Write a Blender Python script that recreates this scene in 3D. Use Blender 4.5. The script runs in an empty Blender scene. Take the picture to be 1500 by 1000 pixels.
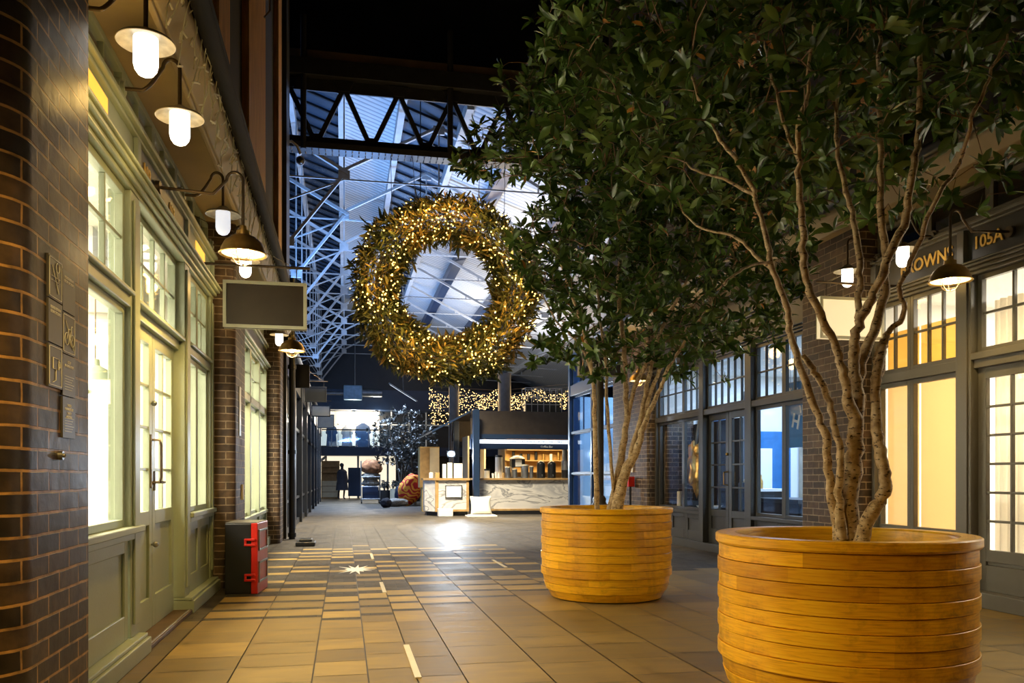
import bpy, bmesh, math, random
import numpy as np
from mathutils import Vector, Matrix, noise
sc = bpy.context.scene
COL = sc.collection
random.seed(7)

# ---------------------------------------------------------------- camera, world, exposure
TH = math.atan(246/1200.0); SN, CS = math.sin(TH), math.cos(TH); EYE = 1.1
cam_d = bpy.data.cameras.new('camera'); cam = bpy.data.objects.new('camera', cam_d); COL.objects.link(cam)
cam.location = (0, 0, EYE); cam.rotation_euler = (math.pi/2, 0, -TH)
cam_d.sensor_width = 36; cam_d.lens = 28.8; cam_d.shift_y = 198/1500.0; cam_d.clip_start = .05; cam_d.clip_end = 300
sc.camera = cam
w = bpy.data.worlds.new('night'); sc.world = w; w.use_nodes = True
w.node_tree.nodes['Background'].inputs[0].default_value = (.02, .035, .08, 1)
w.node_tree.nodes['Background'].inputs[1].default_value = .02
sc.view_settings.view_transform = 'Standard'; sc.view_settings.look = 'None'
sc.view_settings.gamma = 1; sc.view_settings.use_curve_mapping = False
sc.view_settings.exposure = 0.3
sc.cycles.max_bounces = 7; sc.cycles.diffuse_bounces = 3; sc.cycles.glossy_bounces = 3
sc.cycles.transmission_bounces = 4; sc.cycles.transparent_max_bounces = 12
sc.cycles.sample_clamp_indirect = 3.0; sc.cycles.caustics_reflective = False; sc.cycles.caustics_refractive = False
sc.cycles.use_denoising = True

WARM = (1, .62, .17); GOLD = (1, .50, .12); CREAM = (1, .80, .50); WHITE = (.92, .95, 1); BLUE = (.18, .42, 1)
def light(name, kind, loc, power, color, size=.1, size_y=None, direction=None, parent=None, angle=None):
    d = bpy.data.lights.new(name, kind); d.energy = power; d.color = color
    if kind == 'AREA':
        d.size = size
        if size_y: d.shape = 'RECTANGLE'; d.size_y = size_y
        if name.startswith('hall_ceiling'): d.spread = 1.9
    else: d.shadow_soft_size = size
    if kind == 'SPOT': d.spot_size = angle or 1.6; d.spot_blend = .6
    o = bpy.data.objects.new(name, d); COL.objects.link(o); o.location = loc
    if direction is not None: o.rotation_euler = Vector(direction).to_track_quat('-Z', 'Y').to_euler()
    if parent: o.parent = parent
    return o
# market hall lighting: bare area lights without fixtures, floods aimed up below the trusses
light('hall_blue_flood', 'AREA', (.4, 19.5, 3.9), 420, BLUE, 1.2, 1.2, (-.1, .2, 1))
light('hall_blue_flood_far', 'AREA', (.5, 33, 5.0), 230, BLUE, 5, 5, (0, -.15, 1))
light('hall_white_flood', 'AREA', (4.6, 20.5, 5.2), 130, (1, .90, .76), 1.5, 1.5, (0, .2, 1))
light('hall_white_flood_far', 'AREA', (5.4, 30.0, 4.9), 230, (.95, .95, 1), 3, 3, (0, 0, 1))
light('hall_ceiling_fill', 'AREA', (1.6, 19.6, 7.0), 1200, (1, .84, .58), 1.6, 1.6, (0, 0, -1))  # added fill aimed down to brighten counter fronts and paving; no lamp modelled
light('hall_ceiling_light_far', 'AREA', (.8, 33.0, 7.0), 700, (.55, .72, 1), .7, .7, (0, 0, -1))

# ---------------------------------------------------------------- helpers
def W(px, py, D):
    lat = (px-750)/1200.0*D
    return Vector((D*SN+lat*CS, D*CS-lat*SN, EYE+(698-py)/1200.0*D))
def G(px, py): return W(px, py, 1200*EYE/(py-698.0))
def YatX(px, X):
    t = (px-750)/1200.0; return X/(SN+t*CS)*(CS-t*SN)

def tag(o, label=None, cat=None, group=None, kind=None):
    if label: o['label'] = label
    if cat: o['category'] = cat
    if group: o['group'] = group
    if kind: o['kind'] = kind
    return o
def empty(name, loc=(0, 0, 0), rz=0):
    o = bpy.data.objects.new(name, None); COL.objects.link(o); o.location = loc; o.rotation_euler = (0, 0, rz)
    o.empty_display_size = .1
    return o
def copy_tree(o, parent=None):
    c = o.copy(); COL.objects.link(c)
    if parent: c.parent = parent
    for ch in list(o.children):
        copy_tree(ch, c)
    return c

class MB:
    def __init__(s): s.v = []; s.f = []; s.mi = []; s.uv = []; s.cur = 0
    def face(s, idx, uv=None):
        s.f.append(tuple(idx)); s.mi.append(s.cur); s.uv.append(uv)
    def box(s, x0, x1, y0, y1, z0, z1):
        b = len(s.v)
        if x0 > x1: x0, x1 = x1, x0
        if y0 > y1: y0, y1 = y1, y0
        if z0 > z1: z0, z1 = z1, z0
        s.v += [(x0,y0,z0),(x1,y0,z0),(x1,y1,z0),(x0,y1,z0),(x0,y0,z1),(x1,y0,z1),(x1,y1,z1),(x0,y1,z1)]
        for q, a in (((0,3,2,1),2),((4,5,6,7),2),((0,1,5,4),1),((2,3,7,6),1),((1,2,6,5),0),((3,0,4,7),0)):
            ids = [b+i for i in q]
            uv = []
            for i in ids:
                p = s.v[i]
                uv.append((p[0],p[1]) if a == 2 else ((p[0],p[2]) if a == 1 else (p[1],p[2])))
            s.face(ids, uv)
        return s
    def obox(s, c, rx, ry, sx, sy, sz, rz=0):   # centred box, rotated about z, base at c.z
        n = len(s.v); s.box(-sx/2, sx/2, -sy/2, sy/2, 0, sz)
        ca, sa = math.cos(rz), math.sin(rz)
        for i in range(n, len(s.v)):
            x, y, z = s.v[i]; s.v[i] = (c[0]+x*ca-y*sa, c[1]+x*sa+y*ca, c[2]+z)
        return s
    def tube(s, pts, r, n=10, cap=True, uvlen=False):
        pts = [Vector(p) for p in pts]
        rs = r if isinstance(r, (list, tuple)) else [r]*len(pts)
        t0 = (pts[1]-pts[0]).normalized()
        up = Vector((0,0,1)) if abs(t0.z) < .9 else Vector((1,0,0))
        a = t0.cross(up).normalized(); base = len(s.v); L = 0; Ls = []
        for i, p in enumerate(pts):
            if i == 0: t = t0
            elif i == len(pts)-1: t = (pts[i]-pts[i-1]).normalized()
            else: t = ((pts[i+1]-pts[i]).normalized()+(pts[i]-pts[i-1]).normalized()).normalized()
            if i: L += (pts[i]-pts[i-1]).length
            Ls.append(L)
            a = (a-t*a.dot(t)).normalized(); b = t.cross(a)
            for k in range(n):
                an = 2*math.pi*k/n
                s.v.append(tuple(p+(a*math.cos(an)+b*math.sin(an))*rs[i]))
        for i in range(len(pts)-1):
            for k in range(n):
                k2 = (k+1) % n
                u0, u1 = k/n, (k+1)/n
                s.face((base+i*n+k, base+i*n+k2, base+(i+1)*n+k2, base+(i+1)*n+k), ((u0*.4,Ls[i]),(u1*.4,Ls[i]),(u1*.4,Ls[i+1]),(u0*.4,Ls[i+1])))
        if cap and n > 3:
            s.face([base+k for k in reversed(range(n))]); e = base+(len(pts)-1)*n; s.face([e+k for k in range(n)])
        return s
    def lathe(s, prof, c=(0,0,0), n=32, arc=(0, 2*math.pi), wob=None):
        base = len(s.v); m = len(prof); full = abs(arc[1]-arc[0]-2*math.pi) < 1e-6
        cols = n if full else n+1
        for k in range(cols):
            a = arc[0]+(arc[1]-arc[0])*k/n
            for (r, z) in prof:
                s.v.append((c[0]+r*math.cos(a), c[1]+r*math.sin(a), c[2]+z))
        ll = [0]
        for i in range(1, m): ll.append(ll[-1]+math.hypot(prof[i][0]-prof[i-1][0], prof[i][1]-prof[i-1][1]))
        rm = max(p[0] for p in prof)
        for k in range(n):
            k2 = (k+1) % cols
            for i in range(m-1):
                a0 = k*(arc[1]-arc[0])/n*rm; a1 = (k+1)*(arc[1]-arc[0])/n*rm
                s.face((base+k*m+i, base+k2*m+i, base+k2*m+i+1, base+k*m+i+1), ((a0,ll[i]),(a1,ll[i]),(a1,ll[i+1]),(a0,ll[i+1])))
        return s
    def prism(s, poly, axis, a0, a1):    # poly in the two other axes, extruded along axis
        b = len(s.v); n = len(poly)
        for a in (a0, a1):
            for (p, q) in poly:
                s.v.append({'x': (a,p,q), 'y': (p,a,q), 'z': (p,q,a)}[axis])
        s.face([b+i for i in range(n)]); s.face([b+n+i for i in reversed(range(n))])
        for i in range(n):
            j = (i+1) % n; s.face((b+i, b+n+i, b+n+j, b+j))
        return s
    def ico(s, c, r, sub=1, sx=1, sy=1, sz=1):
        bm = bmesh.new(); bmesh.ops.create_icosphere(bm, subdivisions=sub, radius=r); b = len(s.v)
        for v in bm.verts: s.v.append((c[0]+v.co.x*sx, c[1]+v.co.y*sy, c[2]+v.co.z*sz))
        for f in bm.faces: s.face([b+v.index for v in f.verts])
        bm.free(); return s
    def build(s, name, mats, parent=None, smooth=False, bevel=0, fix=True, kind=None, attr=None):
        me = bpy.data.meshes.new(name); me.from_pydata(s.v, [], s.f)
        ul = me.uv_layers.new(name='UVMap'); li = 0; data = ul.data
        for f, uv in zip(s.f, s.uv):
            if uv:
                for q in range(len(f)): data[li+q].uv = uv[q]
            else:
                for q in range(len(f)):
                    p = s.v[f[q]]; data[li+q].uv = (p[0]+p[1], p[2])
            li += len(f)
        if not isinstance(mats, (list, tuple)): mats = [mats]
        for m in mats: me.materials.append(m)
        if len(mats) > 1: me.polygons.foreach_set('material_index', s.mi)
        if attr is not None:
            at = me.attributes.new('tone', 'FLOAT', 'FACE'); at.data.foreach_set('value', attr)
        if fix and attr is None:
            bm = bmesh.new(); bm.from_mesh(me); bmesh.ops.recalc_face_normals(bm, faces=bm.faces); bm.to_mesh(me); bm.free()
        if smooth:
            me.polygons.foreach_set('use_smooth', [True]*len(me.polygons))
            me.set_sharp_from_angle(angle=math.radians(45))
        me.update()
        o = bpy.data.objects.new(name, me); COL.objects.link(o)
        if parent: o.parent = parent
        if bevel:
            md = o.modifiers.new('bevel', 'BEVEL'); md.width = bevel; md.segments = 2; md.limit_method = 'ANGLE'
        if kind: o['kind'] = kind
        return o

# ---------------------------------------------------------------- materials
MT = {}
def nt(name):
    m = bpy.data.materials.new(name); m.use_nodes = True; MT[name] = m
    t = m.node_tree; return m, t, t.nodes['Principled BSDF']
def nd(t, typ, **kw):
    n = t.nodes.new(typ)
    for k, v in kw.items():
        if k in n.inputs.keys() and not hasattr(n, k): n.inputs[k].default_value = v
        elif hasattr(n, k): setattr(n, k, v)
        else: n.inputs[k].default_value = v
    return n
def ramp(t, fac, stops):
    r = t.nodes.new('ShaderNodeValToRGB'); e = r.color_ramp.elements
    while len(e) > 1: e.remove(e[0])
    e[0].position = stops[0][0]; e[0].color = (*stops[0][1], 1)
    for p, c in stops[1:]:
        x = e.new(p); x.color = (*c, 1)
    t.links.new(fac, r.inputs[0]); return r.outputs[0]
def mul(c, k): return tuple(x*k for x in c)
def simple(name, col, rough=.5, metal=0, var=.25, scale=6, bump=0, bscale=40, spec=None, stretch=None):
    m, t, b = nt(name); b.inputs['Roughness'].default_value = rough; b.inputs['Metallic'].default_value = metal
    tc = t.nodes.new('ShaderNodeTexCoord'); src = tc.outputs['Object']
    if stretch:
        mp = t.nodes.new('ShaderNodeMapping'); mp.inputs['Scale'].default_value = stretch; t.links.new(src, mp.inputs[0]); src = mp.outputs[0]
    n = t.nodes.new('ShaderNodeTexNoise'); n.inputs['Scale'].default_value = scale; n.inputs['Detail'].default_value = 6; t.links.new(src, n.inputs[0])
    t.links.new(ramp(t, n.outputs[0], [(.25, mul(col, 1-var)), (.75, mul(col, 1+var*.6))]), b.inputs['Base Color'])
    if bump:
        n2 = t.nodes.new('ShaderNodeTexNoise'); n2.inputs['Scale'].default_value = bscale; n2.inputs['Detail'].default_value = 4; t.links.new(src, n2.inputs[0])
        bp = t.nodes.new('ShaderNodeBump'); bp.inputs['Strength'].default_value = bump; bp.inputs['Distance'].default_value = .01
        t.links.new(n2.outputs[0], bp.inputs['Height']); t.links.new(bp.outputs[0], b.inputs['Normal'])
    return m
def emis(name, col, strength, base=None, sample=True):
    m, t, b = nt(name); b.inputs['Base Color'].default_value = (*(base or col), 1)
    b.inputs['Emission Color'].default_value = (*col, 1); b.inputs['Emission Strength'].default_value = strength
    n = t.nodes.new('ShaderNodeTexNoise'); n.inputs['Scale'].default_value = 3
    if not sample: m.cycles.emission_sampling = 'NONE'
    return m
def glass(name, tint=(1,1,1), refl=.12, rough=.03):
    m, t, b = nt(name); t.nodes.remove(b); out = t.nodes['Material Output']
    tr = t.nodes.new('ShaderNodeBsdfTransparent'); tr.inputs[0].default_value = (*tint, 1)
    gl = t.nodes.new('ShaderNodeBsdfGlossy'); gl.inputs['Roughness'].default_value = rough
    lw = t.nodes.new('ShaderNodeLayerWeight'); lw.inputs[0].default_value = .5
    mx = t.nodes.new('ShaderNodeMixShader'); pw = nd(t, 'ShaderNodeMath', operation='POWER'); pw.inputs[1].default_value = 4
    ad = nd(t, 'ShaderNodeMath', operation='MULTIPLY_ADD'); ad.inputs[1].default_value = .55; ad.inputs[2].default_value = refl*.35
    t.links.new(lw.outputs['Facing'], pw.inputs[0]); t.links.new(pw.outputs[0], ad.inputs[0]); ad.use_clamp = True
    t.links.new(ad.outputs[0], mx.inputs[0]); t.links.new(tr.outputs[0], mx.inputs[1]); t.links.new(gl.outputs[0], mx.inputs[2]); t.links.new(mx.outputs[0], out.inputs[0])
    return m
def brickmat(name, c1, c2, mortar, bw=.225, bh=.075, ms=.006, rough=.35, bump=.6, objspace=False, vary=.6):
    m, t, b = nt(name)
    tc = t.nodes.new('ShaderNodeTexCoord'); src = tc.outputs['Object' if objspace else 'UV']
    br = t.nodes.new('ShaderNodeTexBrick'); br.offset = .5; br.inputs['Scale'].default_value = 1
    br.inputs['Brick Width'].default_value = bw; br.inputs['Row Height'].default_value = bh; br.inputs['Mortar Size'].default_value = ms
    br.inputs['Mortar Smooth'].default_value = .25; br.inputs['Bias'].default_value = -.1
    br.inputs['Color1'].default_value = (*c1, 1); br.inputs['Color2'].default_value = (*c2, 1); br.inputs['Mortar'].default_value = (*mortar, 1)
    nz = nd(t, 'ShaderNodeTexNoise', Scale=1.5); nz.inputs['Scale'].default_value = 9; nz.inputs['Detail'].default_value = 4
    ds = nd(t, 'ShaderNodeVectorMath', operation='MULTIPLY_ADD'); t.links.new(src, nz.inputs[0])
    t.links.new(nz.outputs['Color'], ds.inputs[0]); ds.inputs[1].default_value = (.008, .008, 0)
    t.links.new(src, ds.inputs[2]); t.links.new(ds.outputs[0], br.inputs[0])
    n = nd(t, 'ShaderNodeTexNoise'); n.inputs['Scale'].default_value = 14; n.inputs['Detail'].default_value = 6; t.links.new(src, n.inputs[0])
    n3 = nd(t, 'ShaderNodeTexNoise'); n3.inputs['Scale'].default_value = 1.7; n3.inputs['Detail'].default_value = 3; t.links.new(src, n3.inputs[0])
    mx = nd(t, 'ShaderNodeMixRGB', blend_type='MULTIPLY'); mx.inputs[0].default_value = vary
    t.links.new(br.outputs[0], mx.inputs[1]); t.links.new(ramp(t, n.outputs[0], [(.3, (.35,.33,.3)), (.65, (1.3,1.2,1.05))]), mx.inputs[2])
    t.links.new(mx.outputs[0], b.inputs['Base Color']); b.inputs['Specular IOR Level'].default_value = .32
    rr = nd(t, 'ShaderNodeMapRange'); rr.inputs[3].default_value = rough-.12; rr.inputs[4].default_value = rough+.3
    t.links.new(n3.outputs[0], rr.inputs[0]); t.links.new(rr.outputs[0], b.inputs['Roughness'])
    ht = nd(t, 'ShaderNodeMath', operation='MULTIPLY_ADD'); ht.inputs[1].default_value = -1; ht.inputs[2].default_value = 1; t.links.new(br.outputs['Fac'], ht.inputs[0])
    h2 = nd(t, 'ShaderNodeMath', operation='MULTIPLY_ADD'); h2.inputs[1].default_value = .35; t.links.new(n.outputs[0], h2.inputs[0]); t.links.new(ht.outputs[0], h2.inputs[2])
    bp = nd(t, 'ShaderNodeBump'); bp.inputs['Strength'].default_value = bump; bp.inputs['Distance'].default_value = .008
    t.links.new(h2.outputs[0], bp.inputs['Height']); t.links.new(bp.outputs[0], b.inputs['Normal'])
    return m
BRICK = brickmat('dark_glazed_brick', (.020,.016,.012), (.075,.050,.028), (.36,.22,.085), rough=.34, bump=1.0, vary=.9)
BRICK2 = brickmat('brown_brick', (.05,.035,.025), (.13,.085,.05), (.30,.24,.17), rough=.5)
PAVE = brickmat('small_pavers', (.035,.032,.028), (.085,.075,.058), (.014,.012,.010), bw=.21, bh=.105, ms=.004, rough=.42, bump=.4, objspace=True)
SAGE = simple('sage_green_paint', (.34,.40,.30), .38, var=.10, scale=2, bump=.08, bscale=60)
SAGE2 = SAGE
GREY = simple('dark_grey_paint', (.055,.055,.052), .35, var=.15, scale=3)
MIDGREY = simple('taupe_grey_paint', (.15,.145,.125), .35, var=.10, scale=3)
BLACK = simple('black_paint', (.012,.013,.015), .35, var=.3, scale=4)
MATTE = simple('matte_black', (.010,.010,.011), .85, var=.3)
NAVY = simple('navy_steel', (.015,.035,.085), .35, var=.2, scale=3)
SOFFIT = simple('cream_soffit', (.50,.41,.25), .6, var=.25, scale=2.2, bump=.1)
TIMBER = simple('brown_timber', (.50,.26,.07), .7, var=.5, scale=5, stretch=(6,6,.5), bump=.5)
WHITEP = simple('white_plaster', (.86,.85,.80), .7, var=.04, scale=2)
GLASS = glass('window_glass'); GLASSB = glass('blue_tinted_glass', (.72,.85,1), .2)
AMBER = emis('lit_amber_glass', (1,.50,.06), 1.0, (.8,.4,.05))
BRASS = simple('aged_brass', (.62,.40,.13), .35, metal=.9, var=.4, scale=14)
BRONZE = simple('bronze_tube', (.16,.12,.08), .35, metal=.8, var=.3)
CREAMEN = simple('cream_enamel', (.80,.72,.52), .3, var=.12)
FROST = emis('lit_frosted_glass', (1,.95,.86), 2.6, (.9,.9,.9))
FROSTDIM = emis('pale_frosted_glass', (.86,.90,1), .62, (.8,.82,.85), False)
BULB = emis('lit_bulb', (1,.80,.45), 60)
AGED = simple('aged_cream_enamel', (.42,.36,.24), .4, var=.5, scale=14)
STEEL = simple('grey_steel', (.30,.31,.32), .35, metal=.8, var=.2)
WSTEEL = simple('white_painted_steel', (.62,.62,.60), .45, var=.2, scale=4)
TRUSSM = simple('dark_riveted_steel', (.02,.021,.025), .4, var=.4, scale=6, bump=.2)
GOLDL = simple('gold_letter_paint', (.95,.62,.14), .4, var=.05)
WHITEL = simple('white_letter_paint', (.85,.85,.82), .5, var=.03)
SIGNGREY = simple('sign_plate_grey', (.045,.042,.040), .45, var=.15)
PANELBR = simple('blank_brown_board', (.055,.040,.022), .4, var=.35, scale=3)
CREAMFR = simple('cream_frame', (.78,.78,.58), .4, var=.1)
RED = simple('red_paint', (.55,.02,.012), .32, var=.2)
SOIL = simple('dark_soil', (.03,.02,.012), .9, var=.5, scale=30, bump=1)
WARMWOOD = simple('oak_trim', (.42,.27,.11), .5, var=.3, scale=8)
CLOTH = simple('cream_curtain', (.78,.74,.62), .9, var=.06)
DKCLOTH = simple('dark_cloth', (.02,.02,.03), .9, var=.4)
def lathe_obj(name, prof, mat, parent=None, loc=(0,0,0), n=28, smooth=True):
    return MB().lathe(prof, loc, n).build(name, mat, parent, smooth)

def mat_wood():
    m, t, b = nt('honey_varnished_wood')
    uv = nd(t, 'ShaderNodeUVMap'); mp = nd(t, 'ShaderNodeMapping'); mp.inputs['Scale'].default_value = (1.3, 22, 1); t.links.new(uv.outputs[0], mp.inputs[0])
    n = nd(t, 'ShaderNodeTexNoise'); n.inputs['Scale'].default_value = 5; n.inputs['Detail'].default_value = 7; n.inputs['Distortion'].default_value = .6; t.links.new(mp.outputs[0], n.inputs[0])
    c = ramp(t, n.outputs[0], [(.25, (.60,.28,.008)), (.5, (.90,.48,.012)), (.75, (.98,.62,.03))])
    at = nd(t, 'ShaderNodeAttribute', attribute_name='tone'); 
    mx = nd(t, 'ShaderNodeMixRGB', blend_type='MULTIPLY'); mx.inputs[0].default_value = 1; t.links.new(c, mx.inputs[1])
    t.links.new(ramp(t, at.outputs['Fac'], [(0, (.74,.66,.55)), (.5, (.95,.93,.88)), (1, (1.12,1.12,1.12))]), mx.inputs[2])
    n2 = nd(t, 'ShaderNodeTexNoise'); n2.inputs['Scale'].default_value = 3.2; n2.inputs['Detail'].default_value = 9; n2.inputs['Roughness'].default_value = .7; t.links.new(uv.outputs[0], n2.inputs[0])
    mx2 = nd(t, 'ShaderNodeMixRGB', blend_type='MULTIPLY'); mx2.inputs[0].default_value = .85; t.links.new(mx.outputs[0], mx2.inputs[1])
    t.links.new(ramp(t, n2.outputs[0], [(.31, (.10,.07,.05)), (.39, (.70,.66,.60)), (.48, (1,1,1))]), mx2.inputs[2])
    t.links.new(mx2.outputs[0], b.inputs['Base Color']); b.inputs['Roughness'].default_value = .32
    bp = nd(t, 'ShaderNodeBump'); bp.inputs['Strength'].default_value = .12; bp.inputs['Distance'].default_value = .01; t.links.new(n.outputs[0], bp.inputs['Height']); t.links.new(bp.outputs[0], b.inputs['Normal'])
    return m
WOOD = mat_wood()
def mat_slab():
    m, t, b = nt('sandstone_slabs')
    at = nd(t, 'ShaderNodeAttribute', attribute_name='tone'); tc = nd(t, 'ShaderNodeTexCoord')
    n = nd(t, 'ShaderNodeTexNoise'); n.inputs['Scale'].default_value = 3; n.inputs['Detail'].default_value = 8; n.inputs['Distortion'].default_value = .5
    mp = nd(t, 'ShaderNodeMapping'); mp.inputs['Scale'].default_value = (1, 2.6, 1); t.links.new(tc.outputs['Object'], mp.inputs[0]); t.links.new(mp.outputs[0], n.inputs[0])
    mx = nd(t, 'ShaderNodeMixRGB', blend_type='MULTIPLY'); mx.inputs[0].default_value = 1
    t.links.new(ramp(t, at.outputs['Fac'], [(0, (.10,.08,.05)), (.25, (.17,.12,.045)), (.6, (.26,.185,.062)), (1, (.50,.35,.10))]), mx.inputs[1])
    t.links.new(ramp(t, n.outputs[0], [(.3, (.72,.70,.66)), (.7, (1.15,1.12,1.08))]), mx.inputs[2])
    t.links.new(mx.outputs[0], b.inputs['Base Color'])
    r = nd(t, 'ShaderNodeMapRange'); r.inputs[3].default_value = .38; r.inputs[4].default_value = .62; t.links.new(n.outputs[0], r.inputs[0]); t.links.new(r.outputs[0], b.inputs['Roughness'])
    bp = nd(t, 'ShaderNodeBump'); bp.inputs['Strength'].default_value = .15; bp.inputs['Distance'].default_value = .01; t.links.new(n.outputs[0], bp.inputs['Height']); t.links.new(bp.outputs[0], b.inputs['Normal'])
    return m
SLAB = mat_slab()
def mat_leaf(name, stops, trans=.22, rough=.26):
    m, t, b = nt(name); out = t.nodes['Material Output']
    at = nd(t, 'ShaderNodeAttribute', attribute_name='tone')
    c = ramp(t, at.outputs['Fac'], stops); t.links.new(c, b.inputs['Base Color']); b.inputs['Roughness'].default_value = rough
    tl = nd(t, 'ShaderNodeBsdfTranslucent'); t.links.new(c, tl.inputs[0]); mx = nd(t, 'ShaderNodeMixShader'); mx.inputs[0].default_value = trans
    t.links.new(b.outputs[0], mx.inputs[1]); t.links.new(tl.outputs[0], mx.inputs[2]); t.links.new(mx.outputs[0], out.inputs[0])
    return m
LEAF = mat_leaf('glossy_green_leaf', [(0, (.020,.048,.010)), (.5, (.070,.140,.026)), (.93, (.19,.28,.060)), (.97, (.45,.20,.03)), (1, (.50,.22,.04))])
WLEAF = mat_leaf('bronze_and_olive_sprigs', [(0, (.020,.034,.010)), (.35, (.09,.095,.025)), (.7, (.34,.22,.055)), (1, (.70,.46,.14))], .25, .55)
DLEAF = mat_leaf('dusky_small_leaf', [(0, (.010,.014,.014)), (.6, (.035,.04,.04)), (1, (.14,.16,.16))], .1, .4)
def mat_bark(name, c1, c2, c3):
    m, t, b = nt(name)
    tc = nd(t, 'ShaderNodeTexCoord'); n = nd(t, 'ShaderNodeTexNoise'); n.inputs['Scale'].default_value = 26; n.inputs['Detail'].default_value = 8; t.links.new(tc.outputs['Object'], n.inputs[0])
    mp = nd(t, 'ShaderNodeMapping'); mp.inputs['Scale'].default_value = (45, 45, 95); t.links.new(tc.outputs['Object'], mp.inputs[0])
    v = nd(t, 'ShaderNodeTexNoise'); v.inputs['Scale'].default_value = 1; v.inputs['Detail'].default_value = 2; t.links.new(mp.outputs[0], v.inputs[0])
    mx = nd(t, 'ShaderNodeMixRGB', blend_type='MULTIPLY'); mx.inputs[0].default_value = 1
    t.links.new(ramp(t, n.outputs[0], [(.3, c1), (.5, c2), (.7, c3)]), mx.inputs[1])
    t.links.new(ramp(t, v.outputs[0], [(.33, (.12,.09,.06)), (.42, (1,1,1))]), mx.inputs[2]); t.links.new(mx.outputs[0], b.inputs['Base Color'])
    b.inputs['Roughness'].default_value = .65
    bp = nd(t, 'ShaderNodeBump'); bp.inputs['Strength'].default_value = .5; bp.inputs['Distance'].default_value = .006; t.links.new(v.outputs[0], bp.inputs['Height']); t.links.new(bp.outputs[0], b.inputs['Normal'])
    return m
BARK = mat_bark('pale_speckled_bark', (.28,.18,.085), (.52,.38,.20), (.72,.58,.36))
BARKD = mat_bark('dark_bark', (.04,.03,.025), (.08,.065,.05), (.13,.11,.09))
def mat_marble():
    m, t, b = nt('grey_veined_marble')
    tc = nd(t, 'ShaderNodeTexCoord'); mp = nd(t, 'ShaderNodeMapping'); mp.inputs['Scale'].default_value = (.75, .75, 1.9); mp.inputs['Rotation'].default_value = (0, -.5, 0); t.links.new(tc.outputs['Object'], mp.inputs[0])
    n = nd(t, 'ShaderNodeTexNoise'); n.inputs['Scale'].default_value = 1.3; n.inputs['Detail'].default_value = 5; n.inputs['Distortion'].default_value = 1.0; t.links.new(mp.outputs[0], n.inputs[0])
    t.links.new(ramp(t, n.outputs[0], [(.30, (.55,.55,.56)), (.45, (.72,.71,.69)), (.49, (.24,.25,.27)), (.52, (.74,.73,.70)), (.66, (.45,.46,.48)), (.7, (.8,.79,.77))]), b.inputs['Base Color']); b.inputs['Roughness'].default_value = .3
    return m
MARBLE = mat_marble()
def mat_corr():
    m, t, b = nt('corrugated_white_sheet'); tc = nd(t, 'ShaderNodeTexCoord')
    wv = nd(t, 'ShaderNodeTexWave', bands_direction='Y'); wv.inputs['Scale'].default_value = 1.6; t.links.new(tc.outputs['Object'], wv.inputs[0])
    t.links.new(ramp(t, wv.outputs[0], [(0, (.30,.31,.32)), (.25, (.62,.62,.60)), (1, (.70,.70,.68))]), b.inputs['Base Color']); b.inputs['Roughness'].default_value = .5
    bp = nd(t, 'ShaderNodeBump'); bp.inputs['Strength'].default_value = .8; bp.inputs['Distance'].default_value = .03; t.links.new(wv.outputs[0], bp.inputs['Height']); t.links.new(bp.outputs[0], b.inputs['Normal'])
    return m
CORR = mat_corr()

# ---------------------------------------------------------------- floor
def floor():
    mb = MB(); tone = []
    XS = [-1.62,-1.07,-.61,-.17,.13,.39,.65,1.11,1.56,1.99,2.42,2.82,3.24,3.66,4.1,4.52,4.95,5.45]
    rnd = random.Random(3); g = .004
    def cell(x0, x1, y0, y1, mi, tn, z=0.0):
        mb.cur = mi; b = len(mb.v); mb.v += [(x0+g,y0+g,z),(x1-g,y0+g,z),(x1-g,y1-g,z),(x0+g,y1-g,z)]; mb.face((b,b+1,b+2,b+3)); tone.append(tn)
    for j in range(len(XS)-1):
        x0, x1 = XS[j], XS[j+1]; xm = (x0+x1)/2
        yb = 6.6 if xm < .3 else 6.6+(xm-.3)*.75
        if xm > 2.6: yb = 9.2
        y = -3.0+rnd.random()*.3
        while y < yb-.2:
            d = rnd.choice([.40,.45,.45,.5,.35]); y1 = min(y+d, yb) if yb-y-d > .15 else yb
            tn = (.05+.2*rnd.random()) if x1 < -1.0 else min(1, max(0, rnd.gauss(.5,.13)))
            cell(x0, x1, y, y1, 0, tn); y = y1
        if xm > 2.6 or x1 < -1.0:
            cell(x0, x1, y, 19, 1, 0)
            continue
        for k in range(3):
            if rnd.random() < .85: cell(x0, x1, y, y+.105, 1, 0); y += .105; cell(x0, x1, y, y+.31, 0, .45+.5*rnd.random()); y += .31
        while y < 12.6:
            n = rnd.choice([2,3,4,5,7]); cell(x0, x1, y, y+.105*n, 1, 0); y += .105*n
            if rnd.random() < .85: cell(x0, x1, y, y+.21, 0, .5+.5*rnd.random()); y += .21
        cell(x0, x1, y, 19, 1, 0)
    mb.cur = 1
    for (a, b_, c, d) in ((-1.62,5.45,19,45),(5.45,15,18.5,45),(-5,-1.62,-3,45),(5.45,9,-3,18.5)):
        cell(a, b_, c, d, 1, 0)
    mb.cur = 2; n = len(mb.v); mb.v += [(-6,-3.2,-.006),(16,-3.2,-.006),(16,46,-.006),(-6,46,-.006)]; mb.face((n,n+1,n+2,n+3)); tone.append(0)
    mb.build('floor', [SLAB, PAVE, BLACK], kind='structure', fix=False, attr=tone)
floor()
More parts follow.
